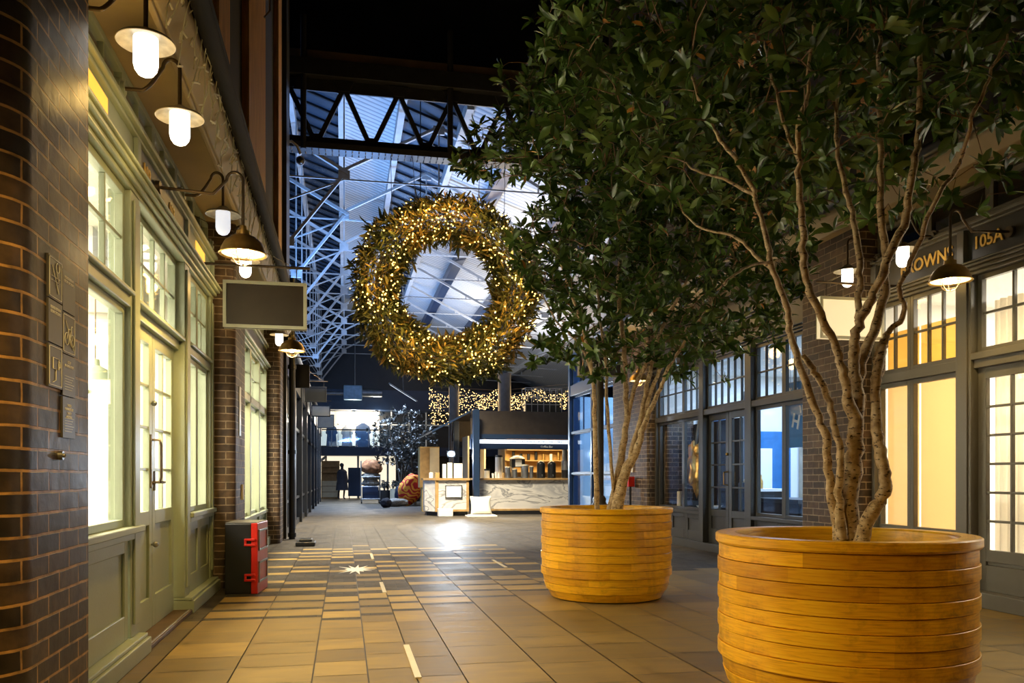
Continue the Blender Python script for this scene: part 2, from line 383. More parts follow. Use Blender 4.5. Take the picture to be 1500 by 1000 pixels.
# light-coloured metal strips let into the paving
for (a, b, lab) in (((595,945),(613,993),'pale metal strip set in the slabs, nearest the camera'),
                    ((557,853),(565,868),'short pale metal strip in the paving beside a yellow slab'),
                    ((543,811),(547,819),'small metal strip in the dark pavers, in line with the white splash'),
                    ((722,820),(741,831),'pale metal strip in the pavers left of the farther planter')):
    p, q = G(*a), G(*b); xm = (p.x+q.x)/2; hw = .018
    tag(MB().box(xm-hw, xm+hw, min(p.y,q.y), max(p.y,q.y), -.004, .006).build('paving_strip', CREAMEN), lab, 'metal strip', 'inlaid metal paving strips')
rs = random.Random(5); c0 = G(522, 834); mb = MB(); pts = []
for k in range(26):
    a = 2*math.pi*k/26; r = (.10 if k % 2 else .24*rs.uniform(.6,1.3)); pts.append((c0.x+r*math.cos(a)*.9, c0.y+r*math.sin(a)*1.7))
mb.prism(pts, 'z', -.002, .003)  # irregular white star shape lying flat on the pavers
tag(mb.build('white_splash', WHITEL), 'splayed white splash mark on the dark pavers', 'splash')

# ---------------------------------------------------------------- walls: brick piers with rounded corners
def brick_run(path, z0, z1, name, mat, nseg=8):
    """path: list of (x,y) or (x,y,r) corners; a vertical brick wall following it"""
    pts = []
    for i, p in enumerate(path):
        if len(p) == 2 or i in (0, len(path)-1): pts.append(Vector(p[:2])); continue
        r = p[2]; P0, P1, P2 = Vector(path[i-1][:2]), Vector(p[:2]), Vector(path[i+1][:2])
        d0 = (P0-P1).normalized(); d1 = (P2-P1).normalized(); A = P1+d0*r; B = P1+d1*r; C = P1+d0*r+d1*r
        a0 = math.atan2(A.y-C.y, A.x-C.x); a1 = math.atan2(B.y-C.y, B.x-C.x); da = (a1-a0+math.pi) % (2*math.pi)-math.pi
        for k in range(nseg+1):
            a = a0+da*k/nseg; pts.append(C+Vector((math.cos(a), math.sin(a)))*r)
    mb = MB(); L = 0
    for i, p in enumerate(pts):
        if i: L += (p-pts[i-1]).length
        mb.v += [(p.x,p.y,z0),(p.x,p.y,z1)]
        if i:
            Lp = L-(p-pts[i-1]).length
            b = 2*(i-1); mb.face((b,b+2,b+3,b+1), ((Lp,z0),(L,z0),(L,z1),(Lp,z1)))
    n = len(pts); mb.face([2*i+1 for i in range(n)])
    return mb.build(name, mat, smooth=True, kind='structure', fix=False)
brick_run([(-4.5,2.92),(-1.05,2.92,.17),(-1.05,3.72),(-1.36,3.72)], -.01, 3.6, 'wall_left', BRICK)
brick_run([(-1.36,8.45),(-1.05,8.45,.07),(-1.05,9.25),(-1.36,9.25)], -.01, 3.6, 'wall_left', BRICK2)
brick_run([(-1.36,14.0),(-1.03,14.0,.07),(-1.03,14.72),(-1.36,14.72)], -.01, 3.6, 'wall_left', BRICK2)
brick_run([(5.36,8.55),(5.14,8.55,.05),(5.14,7.45,.05),(5.36,7.45)], -.01, 3.7, 'wall_right', BRICK2)
brick_run([(5.36,15.3),(5.14,15.3,.05),(5.14,13.4,.05),(5.36,13.4)], -.01, 3.9, 'wall_right', BRICK2)

# ---------------------------------------------------------------- shopfronts
XL, XR = -1.27, 5.30
NWIN = [0]; NDOOR = [0]; NTRIM = [0]
def fb(mb, side, u0, u1, z0, z1, n0, n1):
    if side == 'L': mb.box(XL+n0, XL+n1, u0, u1, z0, z1)
    else: mb.box(XR-n1, XR-n0, u0, u1, z0, z1)
def grid(mb, side, u0, u1, z0, z1, cols, rows, n, fr=.045, bar=.022, dep=.05, rowz=None):
    fb(mb, side, u0, u0+fr, z0, z1, n, n+dep); fb(mb, side, u1-fr, u1, z0, z1, n, n+dep)
    fb(mb, side, u0+fr, u1-fr, z0, z0+fr, n, n+dep); fb(mb, side, u0+fr, u1-fr, z1-fr, z1, n, n+dep)
    iu0, iu1, iz0, iz1 = u0+fr, u1-fr, z0+fr, z1-fr
    for c in range(1, cols):
        u = iu0+(iu1-iu0)*c/cols; fb(mb, side, u-bar/2, u+bar/2, iz0, iz1, n+.008, n+dep-.008)
    for r in range(1, rows):
        z = iz0+(iz1-iz0)*r/rows; fb(mb, side, iu0, iu1, z-bar/2, z+bar/2, n+.010, n+dep-.010)
def window(side, u0, u1, z0, z1, lights, mat, gl=GLASS, n=-.07, label=None):
    """lights: list of (u0,u1,z0,z1,cols,rows)"""
    NWIN[0] += 1; mb = MB(); pane = MB()
    for (a, b, c, d, cols, rows) in lights:
        grid(mb, side, a, b, c, d, cols, rows, n); fb(pane, side, a+.03, b-.03, c+.03, d-.03, n+.021, n+.027)
    o = mb.build('window_%d' % NWIN[0], mat, kind='structure', bevel=.004)
    p = pane.build('pane', gl, o)
    return o
def trim(side, boxes, mat, name=None, bevel=.006):
    NTRIM[0] += 1; mb = MB()
    for b in boxes: fb(mb, side, *b)
    return mb.build('trim_%d' % NTRIM[0], mat, kind='structure', bevel=bevel)
def moulding(side, u0, u1, z0, steps, mat):
    """stack of projecting courses; steps: list of (height, n1)"""
    NTRIM[0] += 1; mb = MB(); z = z0
    for (h, n1) in steps: fb(mb, side, u0, u1, z, z+h, -.08, n1); z += h
    return mb.build('trim_%d' % NTRIM[0], mat, kind='structure', bevel=.008)
def panel_under(side, u0, u1, z0, z1, cols, mat, n=0.0):
    NTRIM[0] += 1; mb = MB(); st = .075
    fb(mb, side, u0, u1, z0, z1, n-.06, n-.018)
    w_ = (u1-u0)/cols
    for c in range(cols):
        a, b = u0+c*w_, u0+(c+1)*w_
        fb(mb, side, a, a+st, z0, z1, n-.018, n); fb(mb, side, b-st, b, z0, z1, n-.018, n)
        fb(mb, side, a+st, b-st, z1-st, z1, n-.018, n); fb(mb, side, a+st, b-st, z0, z0+st*2, n-.018, n)
    return mb.build('trim_%d' % NTRIM[0], mat, kind='structure', bevel=.006)
def door_leaf(side, u0, u1, z0, z1, zg, cols, rows, n, mat, parent, pan=True):
    mb = MB(); st = .085
    fb(mb, side, u0, u0+st, z0, z1, n, n+.045); fb(mb, side, u1-st, u1, z0, z1, n, n+.045)
    fb(mb, side, u0+st, u1-st, z1-st*1.1, z1, n, n+.045); fb(mb, side, u0+st, u1-st, zg-.10, zg, n, n+.045)
    fb(mb, side, u0+st, u1-st, z0, z0+.22, n, n+.045); fb(mb, side, u0+st, u1-st, z0+.22, zg-.10, n+.008, n+.026)
    a, b, c, d = u0+st, u1-st, zg, z1-st*1.1
    for k in range(1, cols):
        u = a+(b-a)*k/cols; fb(mb, side, u-.011, u+.011, c, d, n+.006, n+.039)
    for k in range(1, rows):
        z = c+(d-c)*k/rows; fb(mb, side, a, b, z-.011, z+.011, n+.008, n+.037)
    o = mb.build('door_leaf', mat, parent, bevel=.004)
    p = MB(); fb(p, side, a-.01, b+.01, c-.01, d+.01, n+.018, n+.024); p.build('pane', GLASS, o)
    return o
def text(s, size, mat, parent, loc, rot, ext=.004, name='lettering', bold=False):
    cu = bpy.data.curves.new('t', 'FONT'); cu.body = s; cu.size = size; cu.extrude = ext; cu.align_x = 'CENTER'; cu.align_y = 'CENTER'
    if bold: cu.offset = size*.018
    cu.resolution_u = 3
    o = bpy.data.objects.new('t', cu); COL.objects.link(o)
    dg = bpy.context.evaluated_depsgraph_get(); me = bpy.data.meshes.new_from_object(o.evaluated_get(dg))
    bpy.data.objects.remove(o); bpy.data.curves.remove(cu)
    r = bpy.data.objects.new(name, me); me.materials.clear(); me.materials.append(mat); COL.objects.link(r)
    r.location = loc; r.rotation_euler = rot
    if parent: r.parent = parent
    return r
RL = (math.pi/2, 0, math.pi/2)      # text on the left wall facing +x
RR = (math.pi/2, 0, -math.pi/2)     # text on the right wall facing -x

def room(x0, x1, y0, y1, z0, z1, mat, power, col, open_side, lz=None, ly=None):
    t = .05
    if open_side != 'x1': MB().box(x1, x1+t, y0, y1, z0, z1).build('wall_interior', mat, kind='structure')
    if open_side != 'x0': MB().box(x0-t, x0, y0, y1, z0, z1).build('wall_interior', mat, kind='structure')
    MB().box(x0, x1, y0-t, y0, z0, z1).build('wall_interior', mat, kind='structure'); MB().box(x0, x1, y1, y1+t, z0, z1).build('wall_interior', mat, kind='structure')
    MB().box(x0, x1, y0, y1, z1, z1+t).build('ceiling_interior', mat, kind='structure'); MB().box(x0, x1, y0, y1, z0-t, z0+.002).build('floor_interior', mat, kind='structure')
    light('shop_ceiling_light', 'AREA', ((x0+x1)/2, (y0+y1)/2, (lz or z1)-.03), power, col, (x1-x0)*.5, (y1-y0)*.7, (0,0,-1))

# --- left: sage green shopfront, number 103
def sage_front():
    # plinth, sills, pilasters
    trim('L', [(3.73,5.5,0,.10,-.1,.085),(3.73,5.5,.10,.125,-.1,.065),(7.0,8.44,0,.10,-.1,.085),(7.0,8.44,.10,.125,-.1,.065)], SAGE)
    trim('L', [(3.73,5.5,.76,.80,-.10,.05),(3.73,5.5,.72,.76,-.1,.025),(7.2,8.44,.76,.80,-.10,.05),(7.2,8.44,.72,.76,-.1,.025)], SAGE)
    panel_under('L', 3.75, 5.28, .125, .72, 1, SAGE); panel_under('L', 7.2, 8.3, .125, .72, 2, SAGE)
    for (a, b) in ((5.30,5.50),(7.0,7.2),(8.3,8.44)):
        trim('L', [(a,b,.125,2.83,-.12,.012),(a+.035,b-.035,.2,2.78,.012,.028)], SAGE)
    # window lights: lower + upper
    window('L', 3.75, 5.3, .80, 2.8, [(3.76,4.52,.80,2.12,1,1),(4.52,5.29,.80,2.12,1,1),(3.76,4.52,2.22,2.83,2,2),(4.52,5.29,2.22,2.83,2,2)], SAGE)
    window('L', 7.2, 8.3, .80, 2.8, [(7.21,7.75,.80,2.12,1,1),(7.75,8.29,.80,2.12,1,1),(7.21,7.75,2.22,2.83,2,2),(7.75,8.29,2.22,2.83,2,2)], SAGE)
    window('L', 5.5, 7.0, 2.2, 2.8, [(5.51,6.99,2.22,2.83,4,2)], SAGE, n=-.10)
    trim('L', [(3.75,5.3,2.12,2.19,-.1,.012),(3.75,5.3,2.19,2.215,-.1,.04),(5.5,7.0,2.12,2.19,-.13,-.03),(5.5,7.0,2.19,2.215,-.13,.02),(7.2,8.3,2.12,2.19,-.1,.012),(7.2,8.3,2.19,2.215,-.1,.04)], SAGE)
    # doors
    NDOOR[0] += 1; d = empty('door_%d' % NDOOR[0], (0,0,0)); d['kind'] = 'structure'
    door_leaf('L', 5.5, 6.235, .03, 2.12, .86, 2, 4, -.115, SAGE, d); lf = door_leaf('L', 6.245, 6.99, .03, 2.12, .86, 2, 4, -.115, SAGE, d)
    x = XL-.07
    h = MB().tube([(x,6.19,1.06),(x+.06,6.19,1.06),(x+.07,6.19,1.10),(x+.07,6.19,1.32),(x+.06,6.19,1.36),(x,6.19,1.36)], .009, 8); h.box(x,x+.012,6.17,6.21,1.02,1.40)
    h.tube([(x,6.28,1.06),(x+.05,6.28,1.06),(x+.055,6.38,1.06)], .009, 8); h.box(x,x+.012,6.265,6.30,1.0,1.14)
    hb = h.build('handle', BRONZE, d, smooth=True); hb['label'] = 'dark bronze door handles'
    k = MB().ico((x+.03,6.205,.62), .022, 2).tube([(x,6.205,.62),(x+.03,6.205,.62)], .008, 8).ico((x+.02,6.205,1.62), .02, 2).build('knob', STEEL, d, smooth=True); k['label'] = 'small steel knobs'
    trim('L', [(5.5,7.0,0,.03,-.16,.07)], simple('dark_threshold_wood', (.09,.05,.02), .5, var=.4)); trim('L', [(5.5,7.0,.03,.037,.045,.06)], STEEL)
    # cornice, fascia, upper moulding, clerestory
    moulding('L', 3.73, 8.44, 2.83, [(.03,.02),(.03,.05),(.025,.08),(.02,.10)], SAGE)
    NTRIM[0] += 1; fa = MB(); fb(fa, 'L', 5.45, 7.05, 2.935, 3.19, -.1, .005); f = fa.build('trim_%d' % NTRIM[0], GREY, kind='structure')
    for y in (5.72, 6.50):
        tx = text('103', .135, GOLDL, f, (XL+.010, y, 3.07), RL, bold=True); tx['label'] = 'gold number on dark fascia'
    NTRIM[0] += 1; fa = MB(); fb(fa, 'L', 3.73, 5.45, 2.935, 3.19, -.1, 0); fb(fa, 'L', 7.05, 8.44, 2.935, 3.19, -.1, 0)
    for a in (3.73,5.40,7.05,8.36): fb(fa, 'L', a, a+.08, 2.935, 3.19, 0, .03)
    f2 = fa.build('trim_%d' % NTRIM[0], SAGE2, kind='structure', bevel=.005)
    am = MB(); fb(am, 'L', 4.15, 4.82, 3.02, 3.16, .0, .008); fb(am, 'L', 7.55, 8.0, 3.02, 3.16, .0, .008); a = am.build('pane', AMBER, f2); a['label'] = 'lit amber glass panels'
    moulding('L', 3.73, 8.44, 3.19, [(.025,.03),(.035,.06),(.02,.04)], SAGE)
    window('L', 3.75, 8.44, 3.27, 3.55, [(3.75+.78*i, 3.75+.78*(i+1), 3.27, 3.56, 2, 1) for i in range(6)], SAGE2, gl=GLASS, n=-.08)
    NTRIM[0] += 1; bk = MB(); fb(bk, 'L', 3.73, 8.44, 3.27, 3.6, -.35, -.3); bk.build('trim_%d' % NTRIM[0], GREY, kind='structure')
    room(-4.6, -1.4, 3.75, 8.4, .02, 2.88, WHITEP, 520, (1,.88,.66), 'x1')
sage_front()
# shopfront between the second and third left piers
def sage_front_two():
    trim('L', [(9.25,14.0,0,.12,-.1,.08),(9.25,14.0,.52,.57,-.1,.05)], SAGE)
    panel_under('L', 9.25, 14.0, .12, .52, 4, SAGE)
    ls = []; e = [9.30,10.45,11.6,12.8,13.95]
    for i in range(4): ls += [(e[i],e[i+1],.57,2.1,2,1),(e[i],e[i+1],2.2,2.82,3,2)]
    window('L', 9.3, 14, .57, 2.8, ls, SAGE)
    trim('L', [(9.25,14.0,2.1,2.2,-.1,.03)]+[(x-.05,x+.05,.12,2.83,-.1,.03) for x in e], SAGE)
    moulding('L', 9.25, 14.0, 2.83, [(.03,.02),(.03,.05),(.04,.09)], SAGE)
    trim('L', [(9.25,14.0,2.93,3.19,-.1,0)], GREY); moulding('L', 9.25, 14.0, 3.19, [(.03,.03),(.04,.06)], SAGE)
    trim('L', [(9.25,14.0,3.26,3.6,-.1,-.02)], SAGE2)
    room(-4.0, -1.4, 9.3, 13.95, .02, 2.88, WHITEP, 400, (1,.88,.66), 'x1')
sage_front_two()
# upper left: soffit, gutter, dark cladding with timber posts
mb = MB(); mb.prism([(-1.45,3.60),(-.98,3.60),(-.98,3.56),(-.95,3.56),(-.86,3.70),(-.86,3.78),(-1.45,3.78)], 'y', -1.0, 14.75)
mb.box(-1.0,-.965,-1,14.75,3.53,3.6)
mb.build('ceiling', SOFFIT, kind='structure', bevel=.008)
mb = MB().tube([(-.80,-1.0,3.78),(-.80,14.8,3.78)], .055, 10); mb.box(-.9,-.76,-1,14.75,3.84,3.90)
mb.build('trim_gutter', MATTE, kind='structure', smooth=True)
MB().box(-4.5,-1.0,-1,14.75,3.8,12.5).build('wall_left', MATTE, kind='structure')
for (y0, y1) in ((4.6,5.2),(6.55,7.15),(8.55,10.3),(12.3,12.9)):
    mb = MB().box(-1.0,-.93,y0,y1,3.9,12.5); mb.build('trim_post', TIMBER, kind='structure')
NTRIM[0] += 1
MB().box(-1.0,-.93,14.0,14.75,3.9,12.5).build('trim_post', GREY, kind='structure')
# cable clamp and pipe stub on the timber post
w0 = W(378, 94, 9.2)
tag(MB().box(-.93,-.86,9.3,9.42,6.62,6.78).box(-.86,-.78,9.33,9.39,6.66,6.73).tube([(-.80,9.36,6.66),(-.80,9.36,6.22),(-.86,9.36,6.14)], .012, 8).build('wall_bracket', STEEL), 'small steel bracket with hanging strap on the timber post', 'bracket')

# --- right: taupe shopfront 105A with cream-lit window, curtained door
def right_front():
    trim('R', [(3.0,7.44,0,.13,-.1,.07),(6.28,7.44,.53,.58,-.1,.05)], MIDGREY)
    panel_under('R', 6.28, 7.44, .13, .53, 2, MIDGREY)
    trim('R', [(6.10,6.28,.13,2.83,-.1,.03),(6.13,6.25,.2,2.8,.03,.045),(4.58,4.70,.13,2.83,-.1,.03),(7.40,7.45,.13,2.83,-.1,.03),(3.0,3.2,.13,2.83,-.1,.03)], MIDGREY)
    window('R', 6.28, 7.44, .58, 2.8, [(6.28,6.93,.58,2.03,1,1),(6.93,7.42,.58,2.03,1,1),(6.28,6.93,2.12,2.83,3,2),(6.93,7.42,2.12,2.83,2,2)], MIDGREY)
    trim('R', [(6.28,7.44,2.03,2.12,-.1,.02),(4.70,6.10,2.03,2.16,-.12,.0),(4.70,6.10,2.10,2.16,-.12,.03)], MIDGREY)
    window('R', 4.7, 6.1, 2.16, 2.83, [(4.70,6.10,2.16,2.83,4,2)], MIDGREY, n=-.09)
    NDOOR[0] += 1; d = empty('door_%d' % NDOOR[0], (0,0,0)); d['kind'] = 'structure'
    door_leaf('R', 4.70, 5.395, .13, 2.03, .48, 2, 6, -.09, MIDGREY, d); door_leaf('R', 5.405, 6.10, .13, 2.03, .48, 2, 6, -.09, MIDGREY, d)
    window('R', 3.2, 4.6, .58, 2.8, [(3.2,4.58,.58,2.03,1,1),(3.2,4.58,2.12,2.83,4,2)], MIDGREY)
    panel_under('R', 3.2, 4.58, .13, .58, 2, MIDGREY)
    moulding('R', 3.0, 7.44, 2.83, [(.03,.02),(.03,.05),(.025,.08),(.02,.10)], MIDGREY)
    NTRIM[0] += 1; fa = MB(); fb(fa, 'R', 3.0, 7.44, 2.935, 3.23, -.1, .005)
    f = fa.build('trim_%d' % NTRIM[0], GREY, kind='structure')
    trim('R', [(6.16,6.24,2.935,3.23,0,.05),(7.36,7.44,2.935,3.23,0,.05)], MIDGREY)
    for s_, y in (('105A', 5.93), ('105A', 4.98)):
        t_ = text(s_, .15, GOLDL, f, (XR-.010, y, 3.09), RR, bold=True); t_['label'] = 'gold number on grey fascia'
    t_ = text('BROWNS', .165, GOLDL, f, (XR-.010, 6.68, 3.09), RR, bold=True); t_['label'] = 'gold shop lettering on grey fascia'
    moulding('R', 3.0, 7.44, 3.23, [(.025,.03),(.035,.06),(.02,.04)], MIDGREY)
    window('R', 3.0, 7.44, 3.31, 3.6, [(3.0+.74*i, 3.0+.74*(i+1), 3.31, 3.62, 1, 1) for i in range(6)], MIDGREY, n=-.08)
    NTRIM[0] += 1; bk = MB(); fb(bk, 'R', 3.0, 7.44, 3.31, 3.66, -.35, -.3); bk.build('trim_%d' % NTRIM[0], BLACK, kind='structure')
    room(5.42, 8.4, 3.05, 7.44, .02, 2.88, WHITEP, 185, (1,.90,.74), 'x0')
    # the wall of roundels seen over the fascia
right_front()
def sheer(side, u0, u1, z0, z1, n, mat, name, lab, amp=.02, wl=.09):
    mb = MB(); N = int((u1-u0)/.012); b = 0
    for i in range(N+1):
        u = u0+(u1-u0)*i/N; a = amp*math.sin(2*math.pi*(u-u0)/wl)+amp*.4*math.sin(2*math.pi*(u-u0)/(wl*2.7)+1)
        x = (XR-(n+a)) if side == 'R' else XL+n+a
        mb.v += [(x,u,z0),(x,u,z1)]
        if i: mb.face((2*i-2,2*i,2*i+1,2*i-1))
    o = mb.build(name, mat, smooth=True, fix=False)
    md = o.modifiers.new('thick', 'SOLIDIFY'); md.thickness = .002
    return tag(o, lab, 'curtain')
def mat_sheer(name, col, tr):
    m, t, b = nt(name); b.inputs['Base Color'].default_value = (*col, 1); b.inputs['Roughness'].default_value = .9
    out = t.nodes['Material Output']; tl = nd(t, 'ShaderNodeBsdfTranslucent'); tl.inputs[0].default_value = (*col, 1)
    mx = nd(t, 'ShaderNodeMixShader'); mx.inputs[0].default_value = tr; t.links.new(b.outputs[0], mx.inputs[1]); t.links.new(tl.outputs[0], mx.inputs[2]); t.links.new(mx.outputs[0], out.inputs[0]); return m
SHEER = mat_sheer('sheer_white_fabric', (.90,.84,.72), .65); BLIND = mat_sheer('cream_blind_fabric', (.92,.74,.48), .65); FILM = mat_sheer('golden_window_film', (.92,.68,.28), .65)
sheer('R', 4.72, 6.08, .45, 2.62, -.20, SHEER, 'curtain', 'sheer white curtain hanging behind the glazed door on the right')
for (a, b, l_) in ((6.30,6.92,'wide cream blind pulled down behind the near light of the right window'), (6.95,7.41,'narrow cream blind behind the window light next to the brick pier')):
    mb = MB(); fb(mb, 'R', a, b, .59, 2.07, -.135, -.131); r = mb.build('roller_blind', BLIND); tag(r, l_, 'blind', 'cream blinds in the right window')
    fl = MB(); fb(fl, 'R', a, b, 2.12, 2.55, -.135, -.131); fl = fl.build('window_film', FILM); tag(fl, l_.replace('cream blind pulled down behind','golden film on the upper panes over').replace('cream blind behind','golden film over the upper panes above'), 'window film', 'golden films in the right window')

# --- right: dark shop with double doors
def dark_front():
    trim('R', [(8.55,13.4,0,.12,-.1,.06),(8.6,9.95,.53,.58,-.1,.05),(11.55,13.35,.53,.58,-.1,.05)], GREY)
    panel_under('R', 8.6, 9.95, .12, .53, 2, GREY); panel_under('R', 11.55, 13.35, .12, .53, 3, GREY)
    trim('R', [(8.55,8.62,.12,2.83,-.1,.03),(9.95,10.12,.12,2.83,-.1,.05),(11.42,11.57,.12,2.83,-.1,.05),(13.33,13.4,.12,2.83,-.1,.03)], GREY)
    window('R', 8.6, 9.95, .58, 2.8, [(8.62,9.24,.58,2.02,1,1),(9.24,9.95,.58,2.02,1,1),(8.62,9.24,2.1,2.83,3,2),(9.24,9.95,2.1,2.83,3,2)], GREY)
    window('R', 11.6, 13.3, .58, 2.8, [(11.57,12.3,.58,2.02,1,1),(12.3,13.33,.58,2.02,1,1),(11.57,12.3,2.1,2.83,3,2),(12.3,13.33,2.1,2.83,3,2)], GREY)
    window('R', 10.12, 11.42, 2.1, 2.8, [(10.12,11.42,2.1,2.83,6,2)], GREY)
    trim('R', [(8.6,13.35,2.02,2.1,-.1,.04)], GREY)
    NDOOR[0] += 1; d = empty('door_%d' % NDOOR[0], (0,0,0)); d['kind'] = 'structure'
    door_leaf('R', 10.12, 10.765, .12, 2.02, .62, 2, 4, -.09, GREY, d); door_leaf('R', 10.775, 11.42, .12, 2.02, .62, 2, 4, -.09, GREY, d)
    x = XR+.045
    h = MB().tube([(x,10.80,.98),(x-.06,10.80,.99),(x-.06,10.80,1.16),(x,10.80,1.17)], .010, 8); h.ico((x-.01,10.80,1.42), .022, 2); hb = h.build('handle', BRASS, d, smooth=True); hb['label'] = 'brass door handle'
    moulding('R', 8.55, 13.4, 2.83, [(.03,.02),(.03,.05),(.04,.09)], GREY)
    trim('R', [(8.55,13.4,2.93,3.23,-.1,0)], GREY); moulding('R', 8.55, 13.4, 3.23, [(.03,.03),(.04,.06)], GREY)
    trim('R', [(8.55,13.4,3.3,3.7,-.1,-.03)], GREY)
    room(5.42, 8.6, 8.6, 13.35, .02, 2.88, BRICK2 if False else WHITEP, 190, (.42,.64,1), 'x0')
dark_front()
MB().box(7.9,7.95,8.7,13.2,.02,2.86).build('wall_interior', simple('pale_interior_brick', (.5,.42,.30), .7, var=.3), kind='structure')
# --- right: blue steel corner shop
def blue_front():
    y0, y1 = 15.35, 18.9
    trim('R', [(y0,y0+.18,0,3.95,-.2,.05),(y1-.14,y1,0,3.95,-.2,.06),(y0,y1,0,.35,-.1,.03),(y0,y1,3.0,3.25,-.1,.05),(y0,y1,3.8,3.98,-.1,.08),(17.1,17.18,.35,3.0,-.1,.03),(y0,y1,2.1,2.16,-.1,.03),(y0,y1,1.15,1.2,-.1,.03)], NAVY)
    window('R', y0, y1, .35, 3.8, [(y0+.18,17.12,.35,1.17,1,1),(17.12,y1-.14,.35,1.17,1,1),(y0+.18,17.12,1.17,2.13,1,1),(17.12,y1-.14,1.17,2.13,1,1),(y0+.18,17.12,2.13,3.0,2,1),(17.12,y1-.14,2.13,3.0,2,1),(y0+.18,17.12,3.25,3.8,1,1),(17.12,y1-.14,3.25,3.8,1,1)], NAVY, gl=GLASSB)
    NTRIM[0] += 1
    MB().box(5.3,9.2,18.80,18.92,3.0,3.98).build('trim_%d' % NTRIM[0], NAVY, kind='structure')
    room(5.42, 8.8, 15.45, 18.8, .02, 3.78, WHITEP, 130, (.35,.60,1), 'x0')
blue_front()
mb = MB(); mb.prism([(5.45,3.66),(4.98,3.66),(4.98,3.62),(4.95,3.62),(4.86,3.76),(4.86,3.84),(5.45,3.84)], 'y', -1.0, 15.3); mb.build('ceiling', SOFFIT, kind='structure', bevel=.008)
MB().box(5.0,9.3,-1,15.1,3.86,12.5).build('wall_right', MATTE, kind='structure')
MB().tube([(4.80,-1,3.84),(4.80,15.3,3.84)], .055, 10).build('trim_gutter', BLACK, kind='structure', smooth=True)
for (y0, y1) in ((4.2,4.7),(6.6,7.2),(9.2,9.9)):
    MB().box(4.93,5.0,y0,y1,3.92,12.5).build('trim_post', TIMBER, kind='structure')
# unseen backs of the alley
MB().box(-4.6,-1.36,-3,2.9,-.01,3.6).build('wall_left', BRICK, kind='structure')
MB().box(5.36,9,-3,3.0,-.01,3.6).build('wall_right', BRICK2, kind='structure')

# ---------------------------------------------------------------- lamps
def swan_lamp(X, Y, side, label, lit=True, zc=3.17, arm=True):
    """swan-neck bracket, flat enamel shade, frosted well glass; X,Y = centre of the shade"""
    s = 1 if side == 'L' else -1
    wx = XL+.01 if side == 'L' else XR-.01
    r = empty('swan_neck_lamp', (X, Y, zc)); tag(r, label, 'lamp')
    wl = wx-X
    MB().tube([(wl,0,.12),(wl+s*.03,0,.12)], .055, 20).tube([(wl+s*.03,0,.12),(wl+s*.05,0,.12)], .038, 20).build('wall_rose', SAGE if side == 'L' else MIDGREY, r, smooth=True)
    pts = [(wl+s*.04,0,.12),(-s*.20,0,.12)]
    for k in range(9):
        a = k/8; pts.append((-s*(.20-.11*a)+0, 0, .12+.09*(1-math.cos(a*math.pi/2)) + .05*a))
    for k in range(9):
        a = math.pi*(k/8); pts.append((-s*.045-s*.045*math.cos(a), 0, .26+.05*math.sin(a)))
    pts += [(0,0,.20),(0,0,.03)]
    MB().tube(pts, .011, 10).build('swan_neck', BRONZE, r, smooth=True)
    lathe_obj('shade', [(.0,.045),(.03,.045),(.045,.03),(.06,.018),(.125,-.004),(.134,-.018),(.131,-.020),(.120,-.008),(.06,.008),(0,.01)], AGED, r, n=40)
    lathe_obj('well_glass', [(0,.008),(.055,.006),(.056,-.12),(.05,-.145),(.035,-.166),(.015,-.176),(0,-.178)], FROST if lit else FROSTDIM, r, n=28)
    if lit: light('lamp_light', 'POINT', (0,0,-.30), 3.4 if side == 'L' else 1.6, WARM, .06, parent=r)
    return r
def barn_lamp(X, Y, side, label, power=30, zc=2.66):
    s = 1 if side == 'L' else -1
    wx = XL+.01 if side == 'L' else XR-.01; wl = wx-X
    r = empty('barn_lamp', (X, Y, zc)); tag(r, label, 'lamp')
    MB().tube([(wl,0,.42),(wl+s*.03,0,.42)], .045, 20).build('wall_rose', BRONZE, r, smooth=True)
    pts = [(wl+s*.03,0,.42),(-s*.20,0,.40)]
    for k in range(9):
        a = math.pi*k/8; pts.append((-s*.055-s*.055*math.cos(a)-s*.0, 0, .50+.06*math.sin(a)))
    pts += [(0,0,.42),(0,0,.17)]
    MB().tube(pts, .011, 10).build('arm', BRONZE, r, smooth=True)
    lathe_obj('shade', [(0,.19),(.022,.19),(.026,.16),(.045,.155),(.047,.125),(.085,.110),(.125,.075),(.148,.03),(.155,.0),(.165,-.008),(.160,-.013),(.148,-.004),(.140,.028),(.118,.07),(.08,.10),(0,.115)], BRASS, r, n=44)
    lathe_obj('reflector', [(.03,.108),(.078,.096),(.115,.066),(.137,.026),(.145,-.002)], CREAMEN, r, n=44)
    b = MB().ico((0,0,.02), .042, 2, 1,1,1.2).build('bulb', BULB, r, smooth=True)
    g = MB()
    for k in range(6):
        a = math.pi*k/3; g.tube([(.075*math.cos(a)*f, .075*math.sin(a)*f, z) for f, z in ((.95,.03),(1,0),(.9,-.04),(.55,-.075),(0,-.088))], .002, 5)
    for z, rr in ((-.005,.075),(-.05,.062)):
        g.tube([(rr*math.cos(q*.2618), rr*math.sin(q*.2618), z) for q in range(25)], .002, 5)
    g.build('wire_guard', BRONZE, r)
    light('lamp_light', 'SPOT', (0,0,-.02), power, WARM, .05, direction=(0,0,-1), parent=r, angle=2.75)
    return r
swan_lamp(-.92, 4.15, 'L', 'swan-neck lamp nearest the camera on the left, pale glass under a flat shade')
swan_lamp(-.92, 4.97, 'L', 'second swan-neck lamp on the left, above the number 103 shopfront window')
swan_lamp(-.93, 6.75, 'L', 'swan-neck lamp half hidden behind the brass lamp on the left', lit=False)
swan_lamp(-.92, 8.15, 'L', 'swan-neck lamp glowing before the second left brick pier, above the hanging board')
barn_lamp(-.69, 5.98, 'L', 'brass barn lamp on a long arm above the green double doors', 200)
